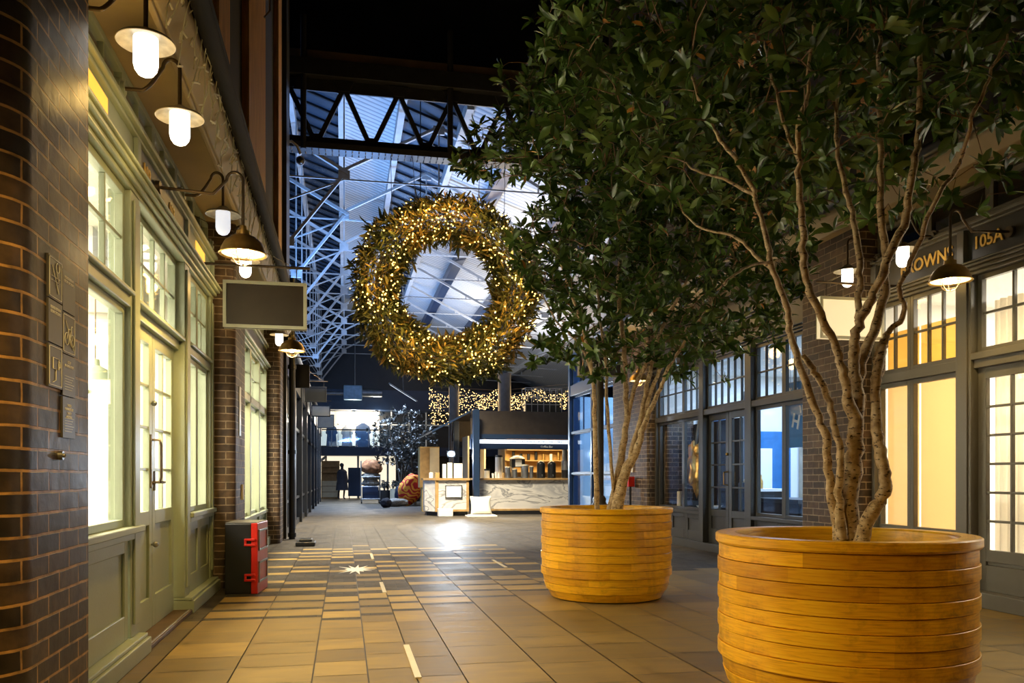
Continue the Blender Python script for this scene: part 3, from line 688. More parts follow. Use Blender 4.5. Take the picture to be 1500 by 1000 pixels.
swan_lamp(-.92, 12.3, 'L', 'swan-neck lamp just below the bottom right corner of the hanging board')
barn_lamp(-.63, 10.45, 'L', 'brass barn lamp farther down the left shopfronts, past the hanging board', 190)
barn_lamp(-.69, 1.6, 'L', 'unseen added brass barn lamp on the left, out of view before the brick pier', 320)  # outside the view, added for golden light on planters and paving
barn_lamp(4.72, 5.68, 'R', 'brass barn lamp hanging before the gold shop lettering on the right', 45)
swan_lamp(4.93, 7.35, 'R', 'swan-neck lamp above the cream sign box on the right')
swan_lamp(4.95, 6.55, 'R', 'swan-neck lamp half hidden by branches left of the gold shop lettering')
barn_lamp(4.68, 12.6, 'R', 'brass barn lamp glimpsed through leaves above the dark shopfront')
barn_lamp(4.70, 1.5, 'R', 'unseen added brass barn lamp on the right, out of view before the planter', 80)  # right-hand counterpart outside the view, added to light the near end

# pendant lamp seen through the left window
r = empty('pendant_lamp', (-1.93, 7.02, 1.77)); tag(r, 'grey dome pendant lamp hanging inside the green left window', 'lamp')
lathe_obj('shade', [(0,.26),(.03,.26),(.035,.21),(.09,.18),(.14,.10),(.16,0),(.155,0),(.13,.09),(.08,.165),(0,.19)], SAGE, r)
MB().tube([(0,0,.25),(0,0,.80)], .005, 8).build('cord', BRONZE, r)
lathe_obj('ceiling_rose', [(0,.88),(.07,.88),(.07,.84),(.02,.80),(0,.80)], SAGE, r)
tag(MB().box(-2.4,-1.75,6.3,8.35,2.65,2.885).build('ceiling_bulkhead', WHITEP, kind='structure'))

# ---------------------------------------------------------------- hanging signs
def hang_sign(y, x0, x1, z0, z1, wallx, label, board, frame, lit=None, name='hanging_sign', deep=.06):
    r = empty(name, ((x0+x1)/2, y, z0)); tag(r, label, 'sign'); hw = (x1-x0)/2; H = z1-z0; fw = .028
    MB().box(-hw, hw, -deep/2, deep/2, 0, H).build('board', board, r, bevel=.004)
    m = MB()
    for sy in (-1, 1):
        a, b = sy*deep/2, sy*(deep/2+.012)
        m.box(-hw,hw,a,b,0,fw).box(-hw,hw,a,b,H-fw,H).box(-hw,-hw+fw,a,b,fw,H-fw).box(hw-fw,hw,a,b,fw,H-fw)
    m.build('frame', frame, r, bevel=.002)
    wl = wallx-(x0+x1)/2; e = hw+.03 if wl < 0 else -hw-.03
    m = MB().tube([(wl,0,H+.14),(e,0,H+.14)], .012, 10).tube([(-hw*.75,0,H),(-hw*.75,0,H+.14)], .004, 6).tube([(hw*.75,0,H),(hw*.75,0,H+.14)], .004, 6)
    m.tube([(wl,0,H+.55),(e*.6,0,H+.15)], .003, 5)
    m.build('bracket', BRONZE, r, smooth=True)
    return r
hang_sign(7.5, -1.03, -.325, 2.40, 2.81, XL, 'blank brown board in a cream frame hanging over the left walkway', PANELBR, CREAMFR)
LITCREAM = emis('lit_cream_panel', (1,.80,.45), .62, (.8,.7,.45))
hang_sign(7.08, 4.44, 5.12, 2.42, 2.82, XR, 'blank glowing cream sign box hanging behind the right tree trunks', LITCREAM, CREAMFR)
hang_sign(16.0, -1.0, -.64, 2.78, 3.22, -1.1, 'small square black sign hanging past the far left brick pier', BLACK, BLACK)
hang_sign(22.0, -1.0, -.45, 3.05, 3.45, -1.1, 'dark sign box high above the cream one in the left alley', BLACK, BLACK)
hang_sign(25.0, -.95, -.40, 2.88, 3.22, -1.1, 'cream sign box beneath the dark one, far down the left alley', CREAMEN, BLACK)
hang_sign(30.5, -.95, -.35, 2.86, 3.36, -1.1, 'farthest cream sign box before the lit balcony', CREAMEN, BLACK)
s_ = hang_sign(14.3, 4.15, 4.98, 2.92, 3.38, XR, 'dark sign with white characters behind the farther tree', GREY, CREAMFR)
t_ = text('O1 25', .15, WHITEL, s_, (0,-.05,.20), (math.pi/2,0,0)); t_['label'] = 'white characters'

# notice plates on the near brick pier
PL = [(0,0,1),(1,0,0),(0,1,0),(1,1,2),(0,2,3),(1,2,4),(1,3,5)]
pw, ph = .146, .156; pu0 = 3.225; pz0 = 1.828
LB = ['top left plate with a struck-out drawing on the near brick pier','plate with two text lines at the top right of the brick pier set',
      'plate with text only in the left column, middle of the brick pier set','plate with a bicycle drawing on the near brick pier',
      'plate with a camera drawing at the lower left of the brick pier set','plate with a heading and small text, beside the camera drawing',
      'lowest plate, bluish in the light, under the other six on the brick pier']
TX = ['', 'PLEASE REFRAIN\nFROM SMOKING', 'PLEASE REFRAIN\nFROM CYCLING', '', '', 'CCTV\nIN OPERATION', 'THIS IS\nMANAGED BY\nTHIRTY\nHOLDING']
for k, (cx, cy, kind) in enumerate(PL):
    u = pu0+cx*(pw+.006)+pw/2; zc = pz0-cy*(ph+.005)-(.018 if cx else 0)
    r = empty('notice_plate', (-1.05, u, zc)); tag(r, LB[k], 'notice', 'grey notice plates on the near brick pier')
    MB().box(0, .008, -pw/2, pw/2, -ph/2, ph/2).build('plate', SIGNGREY, r)
    X = .0095
    if not TX[k]:
        m = MB(); e = .006
        for (a, b, c, d) in ((-pw/2+e,pw/2-e,-ph/2+e,-ph/2+e+.003),(-pw/2+e,pw/2-e,ph/2-e-.003,ph/2-e),(-pw/2+e,-pw/2+e+.003,-ph/2+e,ph/2-e),(pw/2-e-.003,pw/2-e,-ph/2+e,ph/2-e)): m.box(.0075,X,a,b,c,d)
        def ln(*p): m.tube([(X, a, b) for a, b in p], .0016, 5)
        def circ(a, b, rr): ln(*[(a+rr*math.cos(q*.4488), b+rr*math.sin(q*.4488)) for q in range(15)])
        if kind == 1: ln((-.045,-.01),(.04,-.01)); ln((-.045,.005),(.04,.005)); ln((-.04,.045),(.03,-.05)); circ(.02,.045,.018); ln((.005,.03),(.03,-.005))
        elif kind == 2: circ(-.03,-.02,.024); circ(.032,-.02,.024); ln((-.03,-.02),(-.01,.02),(.02,.02),(.032,-.02)); ln((-.01,.02),(0,-.02),(.02,.02)); ln((-.045,.05),(.045,-.055)); ln((.02,.02),(.024,.035),(.034,.035))
        else: ln((-.03,.03),(.03,.03),(.03,-.01),(-.03,-.01),(-.03,.03)); ln((.03,.02),(.045,.02),(.045,0),(.03,0)); ln((0,-.01),(0,-.05),(-.03,-.06))
        m.build('drawing', WHITEL, r)
    else:
        n = TX[k].count('\n')+1
        t_ = text(TX[k], .0150, WHITEL, r, (X-.001, 0, ph/2-.014-.010*n), RL, ext=.0006, bold=True)
        if k >= 5:
            m = MB()
            for q in range(6): m.box(.0075, X, -pw/2+.02, pw/2-.02-.012*(q % 3), -.004-.010*q, -.002-.010*q)
            m.build('small_print', CREAMFR, r)
tag(MB().tube([(-1.052,3.36,.0+1.18),(-1.035,3.36,1.18)], .017, 16).ico((-1.033,3.36,1.18), .009, 1).build('wall_button', STEEL, smooth=True), 'small round steel button on the near brick pier below the plates', 'button')
tag(MB().box(-1.05,-1.042,8.72,8.86,1.52,2.02).build('wall_notice', simple('pale_notice', (.45,.50,.56), .3)), 'tall pale notice on the side of the second left brick pier', 'notice')
tag(MB().box(-1.05,-1.03,8.92,8.99,.86,1.02).build('wall_switch', CREAMEN), 'small white box on the second left brick pier above the red case', 'switch')

# red and black case by the second pier
r = empty('flight_case', (-.92, 8.27, 0)); tag(r, 'black case with a red front standing beside the second left brick pier', 'case'); r.rotation_euler.z = -.10
MB().box(-.15,.09,-.24,.24,0.0,.66).build('body', BLACK, r, bevel=.008)
MB().box(.09,.15,-.245,.245,.0,.665).build('front', RED, r, bevel=.006)
m = MB()
for (z0, z1) in ((.40,.60),(.10,.30)):
    m.box(.149,.160,-.20,.20,z0,z0+.02).box(.149,.160,-.20,.20,z1-.02,z1).box(.149,.160,-.20,-.18,z0,z1).box(.149,.160,.18,.20,z0,z1)
m.build('metal_frame', STEEL, r, bevel=.002)
for z in (.45,.12): MB().box(.03,.13,-.262,-.24,z,z+.02).box(.03,.13,-.262,-.24,z+.05,z+.07).box(.03,.05,-.258,-.242,z,z+.07).build('latch', RED, r, bevel=.003)
MB().box(-.145,.14,-.235,.235,.662,.672).build('lid_edge', STEEL, r)

# black drainpipe, small floor unit
r = empty('standpipe', (-.90, 14.95, 0)); tag(r, 'tall black pipe standing where the brick piers end on the left', 'pipe')
MB().tube([(0,0,0),(0,0,4.6)], .055, 16).build('pipe', BLACK, r, smooth=True)
for z in (.04,1.5,3.0): MB().tube([(0,0,z),(0,0,z+.07)], .072, 16).build('collar', BLACK, r, smooth=True)
tag(MB().box(-.75,-.45,13.3,13.75,0,.07).box(-.70,-.50,13.38,13.67,.07,.11).build('floor_unit', BLACK, bevel=.015), 'low black rubber foot on the pavers beside the tall black pipe', 'weight')

# ---------------------------------------------------------------- icicle lights under the left gutter
r = empty('icicle_lights', (-.84, 3, 3.5)); tag(r, 'string of unlit icicle lights draped under the left gutter', 'string lights')
rd = random.Random(11); m = MB(); bl = []
m.tube([(0.0, -1+.25*i, .26+.02*math.sin(i*1.7)) for i in range(52)], .004, 4)
for i in range(95):
    y = .2+11.3*(i/95)**1.25; L = rd.choice([.12,.2,.3,.38,.24]); x = rd.uniform(-.09,.01)
    pp = [(x*q/4+rd.uniform(-.012,.012), y+rd.uniform(-.02,.02), .26-L*q/4) for q in range(5)]
    m.tube(pp, .004, 3)
    for q in range(2):
        if len(bl) < 98: bl.append(pp[rd.randrange(1,5)])
m.build('wire', CREAMFR, r)
b0 = None
for k, p in enumerate(bl):
    if b0 is None: b0 = MB().tube([(0,0,0),(.014,.006,-.036)], .006, 6).build('bulb', WHITEP, r); o = b0
    else: o = b0.copy(); COL.objects.link(o); o.parent = r
    o.location = p; o.rotation_euler = (rd.uniform(-1.2,1.2), rd.uniform(-1.4,1.4), rd.uniform(0,6))

# ---------------------------------------------------------------- planters
def planter(cx, cy, R, H, label, seed):
    rd = random.Random(seed); r = empty('round_planter', (cx, cy, 0)); r.rotation_euler.z = rd.random()*6; tag(r, label, 'planter', 'round wooden planters')
    rows = 11; rh = (H-.062)/rows; mb = MB(); tone = []
    for k in range(rows):
        z0 = .012+k*rh; z1 = z0+rh-.003
        prof = {0:.86,1:.925,2:.965}.get(k, 1.0); top = {0:.915,1:.958,2:.985}.get(k, 1.0)
        off = .0 if k % 2 else -.007; off2 = off
        ro0, ro1 = R*prof*1.0-.006+off, R*top-.006+off2
        n = 60; st = rd.randrange(10)
        nf = len(mb.f); mb.lathe([(R*.84 if k == 0 else ro0-.05,z0),(ro0-.0015,z0),(ro0,z0+.0015),(ro1,z1-.0015),(ro1-.0015,z1),(R-.07,z1)], (0,0,0), n)
        cuts = sorted(rd.sample(range(0,60,10), 4)); base = [rd.random() for _ in range(6)]
        for q in range(len(mb.f)-nf):
            col = q//5; tone.append(base[((col+st)//11) % 6])
    body = mb.build('body', WOOD, r, smooth=True, fix=False, attr=tone); body.data.set_sharp_from_angle(angle=math.radians(20))
    mb = MB(); tone = []
    n = 60; nf = 0
    mb.lathe([(R-.10,H-.045),(R-.004,H-.050),(R+.004,H-.040),(R+.004,H-.006),(R-.004,H),(R-.088,H),(R-.096,H-.008),(R-.10,H-.045),(R-.105,H-.30)], (0,0,0), n)
    base = [rd.uniform(.4,1) for _ in range(6)]
    tone = [base[(q//8)//10] for q in range(len(mb.f))]
    rim = mb.build('rim', WOOD, r, smooth=True, fix=False, attr=tone); rim.data.set_sharp_from_angle(angle=math.radians(30))
    mb = MB(); m_ = 30
    for i in range(7):
        for k in range(m_):
            rr = (R-.10)*i/6; a = 2*math.pi*k/m_; p = (rr*math.cos(a), rr*math.sin(a)); mb.v.append((p[0], p[1], H-.14+.02*noise.noise(Vector((p[0]*6,p[1]*6,seed)))))
    for i in range(6):
        for k in range(m_): mb.face((i*m_+k, (i+1)*m_+k, (i+1)*m_+(k+1) % m_, i*m_+(k+1) % m_))
    mb.build('soil', SOIL, r, smooth=True)
    MB().lathe([(0,.004),(R*.80,.004),(R*.83,.02)], (0,0,0), 48).build('base', BLACK, r)
    return r
P1 = (2.37, 7.24); P2 = (2.42, 3.65)
planter(P2[0], P2[1], .606, .82, 'large honey-coloured wooden planter nearest the camera at lower right', 2)
planter(P1[0], P1[1], .606, .82, 'farther honey-coloured wooden planter in the middle of the walkway', 9)

# ---------------------------------------------------------------- leaves and trees
LT = np.array([(0,0,0),(.20,.17,.02),(.20,0,-.01),(.20,-.17,.02),(.48,.26,.03),(.50,0,-.02),(.48,-.26,.03),(.78,.18,.0),(.78,0,-.045),(.78,-.18,.0),(1,0,-.10)])
LF = [(0,2,1),(0,3,2),(1,2,5,4),(2,3,6,5),(4,5,8,7),(5,6,9,8),(7,8,10),(8,9,10)]
NV = 11
def leaves_mesh(name, P, D, U, L, wid, tone, mat, parent):
    """P base, D direction, U up-ish, L length per leaf"""
    n = len(P); D = D/np.linalg.norm(D, axis=1)[:,None]
    S = np.cross(U, D); S /= np.maximum(np.linalg.norm(S, axis=1), 1e-6)[:,None]; N = np.cross(D, S)
    V = P[:,None,:]+L[:,None,None]*(LT[None,:,0:1]*D[:,None,:]+LT[None,:,1:2]*wid*S[:,None,:]+LT[None,:,2:3]*N[:,None,:])
    V = V.reshape(-1,3); m = len(LF)
    me = bpy.data.meshes.new(name); me.vertices.add(n*NV); me.vertices.foreach_set('co', V.astype(np.float32).ravel())
    sizes = [len(f) for f in LF]; tot = sum(sizes); idx = np.concatenate([np.array(f) for f in LF])
    allidx = (idx[None,:]+NV*np.arange(n)[:,None]).ravel().astype(np.int32)
    me.loops.add(n*tot); me.loops.foreach_set('vertex_index', allidx)
    starts = np.concatenate([[0], np.cumsum(sizes)[:-1]]); st = (starts[None,:]+tot*np.arange(n)[:,None]).ravel().astype(np.int32)
    me.polygons.add(n*m); me.polygons.foreach_set('loop_start', st)
    at = me.attributes.new('tone', 'FLOAT', 'FACE'); at.data.foreach_set('value', np.repeat(tone, m).astype(np.float32))
    me.update(calc_edges=True); me.validate(); me.materials.append(mat)
    me.polygons.foreach_set('use_smooth', [True]*(n*m))
    o = bpy.data.objects.new(name, me); COL.objects.link(o); o.parent = parent
    return o
def smooth_path(pts, rad, seed, wob=.012, sub=5):
    """Catmull-Rom through points, with radii"""
    rd = random.Random(seed); P = [Vector(p) for p in pts]; out = []; rr = []
    for i in range(len(P)-1):
        p0 = P[max(i-1,0)]; p1, p2 = P[i], P[i+1]; p3 = P[min(i+2,len(P)-1)]
        for k in range(sub):
            t = k/sub
            q = .5*((2*p1)+(p2-p0)*t+(2*p0-5*p1+4*p2-p3)*t*t+(3*p1-p0-3*p2+p3)*t*t*t)
            out.append(q+Vector((rd.gauss(0,1),rd.gauss(0,1),0))*wob*.35); rr.append((rad[i]+(rad[i+1]-rad[i])*t)*(1+rd.gauss(0,.045)))
    out.append(P[-1]); rr.append(rad[-1]); return out, rr
def tree(name, label, root, stems, clusters, leaf_len, leaves_per, twig_r, mat, bark, seed, group=None, wid=1.0, grow=None, cat='tree', droop=.25):
    rs = np.random.RandomState(seed); r = empty(name, root); tag(r, label, cat, group)
    R0 = Vector(root); tb = MB(); SK = []; SR = []
    for i, (pts, rad) in enumerate(stems):
        path, rr = smooth_path([Vector(p)-R0 for p in pts], rad, seed*31+i)
        tb.tube(path, rr, 12)
        SK += [tuple(p) for p in path]; SR += rr
    tb.build('trunk', bark, r, smooth=True)
    SK = np.array(SK); hi = SK[:,2] > clusters[:,2].min()-.5-R0.z
    nodes = list(SK[hi]); nr = [x for x, h in zip(SR, hi) if h]
    C = clusters-np.array(root)[None,:]
    d0 = np.min(np.linalg.norm(C[:,None,:]-np.array(nodes)[None,:,:], axis=2), axis=1)
    NA = np.zeros((len(nodes)+len(C)*5, 3)); NA[:len(nodes)] = nodes; cnt = len(nodes); tw = MB(); P = []; D = []; U = []; Ln = []; T = []
    for ci in np.argsort(d0):
        c = C[ci]; dd = np.linalg.norm(NA[:cnt]-c, axis=1); j = int(np.argmin(dd)); a = NA[j]; dist = dd[j]
        dirv = (c-a)/max(dist,1e-5); k = max(2, min(4, int(dist/.10)+1)); path = [a]
        for q in range(1, k): path.append(a+(c-a)*q/k+rs.normal(0,.018,3)+np.array([0,0,.03*math.sin(math.pi*q/k)]))
        path.append(c); tw.tube([tuple(p) for p in path], [max(twig_r*(1.0+dist*1.2)*(1-.55*q/k), .0015) for q in range(k+1)], 4, cap=False)
        for p in path[1:]:
            NA[cnt] = p; cnt += 1
        n = max(3, int(rs.normal(leaves_per, 1.5)))
        ax = dirv*.6+np.array([0,0,.5])+rs.normal(0,.35,3); ax /= np.linalg.norm(ax)
        t1 = np.cross(ax, [0,0,1.0]) if abs(ax[2]) < .95 else np.array([1.0,0,0]); t1 /= np.linalg.norm(t1); t2 = np.cross(ax, t1)
        ph = rs.rand()*6
        for q in range(n):
            an = ph+q*2.4; sp = rs.uniform(.7,1.35); dv = t1*math.cos(an)+t2*math.sin(an)
            d = ax*math.cos(sp)+dv*math.sin(sp); d[2] -= droop*rs.rand()
            P.append(c+ax*rs.uniform(-.03,.015)); D.append(d); U.append(ax+rs.normal(0,.2,3)); Ln.append(leaf_len*rs.uniform(.65,1.15))
            T.append(np.clip(rs.beta(2.2,2.4)*.93, 0, .93) if rs.rand() > .008 else 1.0)
    tw.build('twigs', bark if grow is None else grow, r)
    leaves_mesh('foliage', np.array(P), np.array(D), np.array(U), np.array(Ln), wid, np.array(T), mat, r)
    return r
TWIGB = simple('brown_twig_bark', (.20,.11,.045), .7, var=.4, scale=20)
def ell(rs, n, c, rx, ry, rz, shell=.35, keep=None, zmin=None):
    out = []
    while len(out) < n:
        v = rs.normal(0,1,3); v /= np.linalg.norm(v); q = rs.rand()**shell
        p = np.array([c[0]+v[0]*rx*q, c[1]+v[1]*ry*q, c[2]+v[2]*rz*q])
        bump = 1+.18*noise.noise(Vector(p*1.3))
        p = np.array(c)+(p-np.array(c))*bump
        if zmin is not None and p[2] < zmin: continue
        if keep and not keep(p): continue
        out.append(p)
    return np.array(out)
def px_of(p):
    d = p[0]*SN+p[1]*CS; return 750+1200*(p[0]*CS-p[1]*SN)/d, 698-1200*(p[2]-EYE)/d
# tree in the farther planter
D1 = 7.57
def S(D, pts, rad, doff=None):
    n = len(pts); doff = doff or [0]*n
    return ([W(p[0], p[1], D+doff[i]) for i, p in enumerate(pts)], rad)
st1 = [
 S(D1, [(877,764),(873,692),(871,604),(868,552),(858,500),(840,440),(820,380)], [.026,.023,.021,.018,.015,.012,.008], [0,0,-.05,-.1,-.2,-.3,-.5]),
 S(D1, [(899,730),(893,646),(888,573),(888,539),(880,470),(872,390),(880,300)], [.018,.016,.015,.014,.012,.010,.007], [0,0,.05,.1,.2,.3,.4]),
 S(D1, [(892,764),(908,682),(917,617),(917,560),(912,490),(905,410),(915,310),(905,200),(920,100)], [.050,.036,.030,.026,.022,.018,.014,.010,.006], [.03,.05,.1,.12,.15,.2,.2,.3,.3]),
 S(D1, [(918,620),(929,570),(947,531),(975,470),(1010,400),(1030,320)], [.026,.022,.020,.016,.011,.007], [.1,.1,.05,0,-.2,-.3]),
 S(D1, [(899,764),(916,692),(932,661),(947,612),(968,568),(979,539),(1010,490),(1050,430),(1085,370)], [.058,.046,.036,.024,.018,.016,.013,.010,.006], [-.03,-.04,-.05,-.05,-.06,-.1,-.2,-.3,-.3]),
 S(D1, [(921,680),(937,617),(950,557),(953,539),(962,470),(965,380),(985,270),(990,180)], [.030,.024,.021,.020,.016,.012,.009,.006], [-.03,0,.05,.1,.2,.3,.5,.6]),
 S(D1, [(941,612),(960,557),(976,526),(1015,470),(1070,420),(1110,400)], [.022,.020,.018,.014,.010,.006], [0,.05,.1,.3,.5,.6]),
 S(D1, [(868,552),(850,505),(815,470),(790,420)], [.014,.012,.009,.006], [0,.1,.3,.5]),
]
rs1 = np.random.RandomState(21)
def keep1(p):
    x, y = px_of(p)
    if y > 560: return False
    if x < 775+28*math.sin(y*.03) and y > 260: return False
    if y > 520 and rs1.rand() < .4: return False
    if x > 1010 and y > 500+.25*(1100-x): return rs1.rand() < .5
    return x < 1195
cl = ell(rs1, 2300, (2.65, 7.2, 3.55), 1.75, 1.5, 1.75, .42, keep1, 1.95)
tree('potted_tree', 'multi-stemmed glossy-leaved tree in the farther planter', (P1[0], P1[1], .68), st1, cl, .112, 8.5, .0032, LEAF, BARK, 5, 'evergreen trees in the wooden planters', .70, TWIGB)
D2 = 4.06
st2 = [
 S(D2, [(1232,800),(1217,716),(1210,650),(1195,602),(1177,554),(1160,500),(1155,457),(1133,397),(1123,350),(1110,300),(1104,280),(1082,240),(1055,204),(1034,162),(1022,138),(1001,81),(974,50)], [.030,.022,.020,.019,.018,.018,.017,.015,.014,.013,.013,.011,.010,.009,.008,.007,.005], [0,0,0,.05,.05,.1,.1,.1,.15,.2,.2,.2,.25,.3,.3,.3,.3]),
 S(D2, [(1236,790),(1229,734),(1232,668),(1222,620),(1209,572),(1190,540),(1176,520)], [.030,.020,.018,.017,.017,.016,.014], [-.05,-.05,-.05,0,.05,.08,.1]),
 S(D2, [(1240,800),(1243,735),(1250,680),(1253,626),(1240,575),(1231,536),(1222,500),(1197,450),(1180,410),(1177,350),(1173,294),(1170,240),(1170,180),(1182,144),(1186,90),(1194,30)], [.062,.044,.042,.038,.024,.022,.020,.019,.018,.017,.016,.014,.012,.010,.008,.006], [0,0,0,0,-.03,-.05,-.05,-.1,-.1,-.12,-.15,-.15,-.2,-.2,-.2,-.2]),
 S(D2, [(1253,640),(1256,580),(1250,530),(1252,500),(1264,462),(1284,420),(1307,364),(1329,314),(1330,294),(1338,240),(1347,180),(1347,90),(1352,10)], [.036,.032,.028,.026,.024,.022,.021,.020,.019,.017,.015,.012,.008], [0,.03,.03,0,-.02,-.05,-.1,-.1,-.1,-.1,0,0,0]),
 S(D2, [(1256,600),(1262,532),(1284,476),(1296,420),(1296,364),(1290,300),(1290,210),(1287,120),(1290,30)], [.030,.028,.024,.022,.020,.018,.015,.012,.008], [.04,.06,.08,.08,.1,.1,.15,.2,.2]),
 S(D2, [(1258,470),(1259,430),(1259,392),(1251,322),(1237,270),(1225,200),(1230,120)], [.018,.017,.017,.016,.014,.011,.007], [.05,.08,.1,.15,.2,.3,.4]),
 S(D2, [(1258,800),(1279,749),(1296,716),(1296,693),(1286,650),(1282,599),(1285,545),(1297,500),(1301,487),(1324,459),(1317,420),(1332,392),(1352,336),(1374,286),(1404,240),(1425,174),(1449,114),(1476,50)], [.036,.032,.030,.030,.027,.025,.024,.018,.015,.013,.012,.012,.012,.011,.010,.009,.007,.005], [-.1,-.1,-.1,-.1,-.08,-.05,-.05,0,0,-.05,-.1,-.1,-.15,-.2,-.2,-.3,-.3,-.3]),
 S(D2, [(1297,500),(1290,520),(1284,560)], [.022,.026,.026], [0,0,-.02]),
 S(D2, [(1167,228),(1152,192),(1131,120),(1120,60)], [.011,.009,.007,.004], [0,0,.1,.2]),
 S(D2, [(1133,397),(1105,372),(1075,345),(1030,335),(1000,310)], [.010,.009,.008,.006,.004], [.1,.2,.3,.4,.5]),
 S(D2, [(1129,385),(1100,388),(1072,405),(1050,425)], [.008,.007,.006,.004], [.1,.0,-.1,-.1]),
 S(D2, [(1106,285),(1060,262),(1020,250),(1000,236)], [.010,.008,.006,.004], [.2,.3,.4,.5]),
]
rs2 = np.random.RandomState(33)
def keep2(p):
    x, y = px_of(p); d = p[0]*SN+p[1]*CS
    if d < 2.2: return False
    lim = 275+.14*(1500-x)
    if x < 1130: lim = 215+(1130-x)*.22
    if y > lim+70*rs2.rand(): return False
    if y < -420: return False
    if x < 775 and y > 60: return False
    return x > 745+max(0,(120-y))*.6 or y < 40 and x > 800
cl2 = ell(rs2, 2300, (2.55, 4.1, 4.15), 2.0, 1.7, 1.85, .5, keep2, 2.0)
tree('potted_tree', 'multi-stemmed glossy-leaved tree rising from the near planter', (P2[0], P2[1], .68), st2, cl2, .108, 8.5, .0032, LEAF, BARK, 6, 'evergreen trees in the wooden planters', .70, TWIGB)

# ---------------------------------------------------------------- market hall beyond the alley
def far_shops():
    y = 15.0; i = 0
    for i in range(9):
        y0 = 15.0+i*2.75; y1 = y0+2.75; X = -1.06
        NTRIM[0] += 1
        mb = MB().box(X-.1,X+.06,y0,y0+.28,0,3.5).box(X-.1,X,y0+.28,y1,0,.12).box(X-.1,X+.03,y0+.28,y1,3.0,3.5).box(X-.08,X,y0+.28,y1,2.15,2.22).box(X-.08,X,y0+.28,y1,.60,.65).box(X-.08,X,y0+1.5,y0+1.56,.12,3.0)
        mb.build('trim_%d' % NTRIM[0], BLACK, kind='structure')
        NWIN[0] += 1; MB().box(X-.05,X-.045,y0+.28,y1,.12,3.0).build('window_%d' % NWIN[0], GLASSB, kind='structure')
    MB().box(-4.5,-.96,15.0,39.8,3.5,3.62).build('trim_canopy', BLACK, kind='structure')
    room(-4.4, -1.16, 15.05, 39.6, .02, 3.45, simple('pale_blue_interior', (.42,.46,.52), .8, var=.5, scale=1.2), 420, (.70,.82,1), 'x1')
    MB().tube([(-.93,15,3.55),(-.93,39.8,3.55)], .05, 8).build('trim_gutter', WSTEEL, kind='structure', smooth=True)
far_shops()

def beam(mb, a, b, w_, h_):
    a, b = Vector(a), Vector(b); d = (b-a).normalized(); s = d.cross(Vector((0,1,0)))
    if s.length < .1: s = d.cross(Vector((0,0,1)))
    s.normalize(); u = d.cross(s)
    n = len(mb.v)
    for p in (a, b):
        for (i, j) in ((-1,-1),(1,-1),(1,1),(-1,1)): mb.v.append(tuple(p+s*i*w_/2+u*j*h_/2))
    for q in ((0,1,2,3),(7,6,5,4),(0,4,5,1),(1,5,6,2),(2,6,7,3),(3,7,4,0)): mb.face([n+i for i in q])

# dark riveted truss bridge across the end of the alley
r = empty('riveted_truss', (2, 15.4, 7.05)); tag(r, 'dark riveted steel truss spanning the walkway above the wreath', 'truss')
bc = MB().box(-3.1,3.4,-.16,.16,0,.11).box(-3.1,3.4,-.02,.02,.11,.26); bc.cur = 1
m = MB().box(-3.1,3.4,-.18,.18,1.32,1.62).box(-3.1,3.4,-.02,.02,1.1,1.32); m.build('top_chord', TRUSSM, r, bevel=.006)
m = MB(); k = 0; x = -3.0; W_ = 1.0
while x < 3.2:
    beam(m, (x,0,1.2), (x+.46,0,.2), .085, .07); beam(m, (x+.54,0,.2), (x+1.0,0,1.2), .085, .07)
    m.prism([(x+.34,.12),(x+.66,.12),(x+.60,.30),(x+.40,.30)], 'y', -.06, .06); m.prism([(x-.18,1.30),(x+.18,1.30),(x+.10,1.12),(x-.10,1.12)], 'y', -.06, .06)
    x += 1.0
m.build('lattice_bars', TRUSSM, r)
m = MB()
for x in (-2.72,-.05,2.55): m.tube([(x,-.12,-.02),(x,-.12,2.4)], .055, 10)
m.build('pipe', TRUSSM, r, smooth=True)
x = -3.05
while x < 3.3:
    for y in (-.12,-.06,.06,.12): bc.ico((x,y,-.003), .013, 1)
    x += .12
bc.build('bottom_chord', [TRUSSM, STEEL], r)
# gutter and boards above it
MB().box(-1.0,5.4,15.5,15.9,8.75,8.95).box(-1.0,5.4,15.42,15.5,8.70,8.76).build('trim_gutter_board', SOFFIT, kind='structure')
MB().box(-1.0,9,15.6,16.2,8.95,13).build('wall_gable', BLACK, kind='structure')
# security camera and floodlight on the truss
r = empty('security_camera', (-.92, 15.1, 6.8)); tag(r, 'round security camera under the left end of the riveted truss', 'camera')
MB().tube([(-.1,.2,.30),(-.1,0,.25),(.0,0,.28),(.1,0,.2),(.16,0,.06)], .025, 8).build('bracket', WSTEEL, r, smooth=True)
MB().tube([(.16,.05,-.04),(.16,-.14,-.10)], .075, 16).build('housing', STEEL, r, smooth=True); MB().ico((.16,-.15,-.105), .062, 2).build('lens', BLACK, r, smooth=True)
r = empty('hanging_spotlight', (1.55, 17.0, 6.05)); tag(r, 'slim black spotlight hanging above the top of the wreath', 'spotlight')
MB().tube([(0,0,.25),(0,0,2.84)], .012, 6).build('stem', BLACK, r); MB().tube([(0,0,0),(0,0,.28)], .055, 12).build('housing', BLACK, r, smooth=True)
MB().tube([(0,0,-.01),(0,0,.01)], .045, 12).build('lens', emis('spot_lens', (1,.95,.85), 14), r, smooth=True)

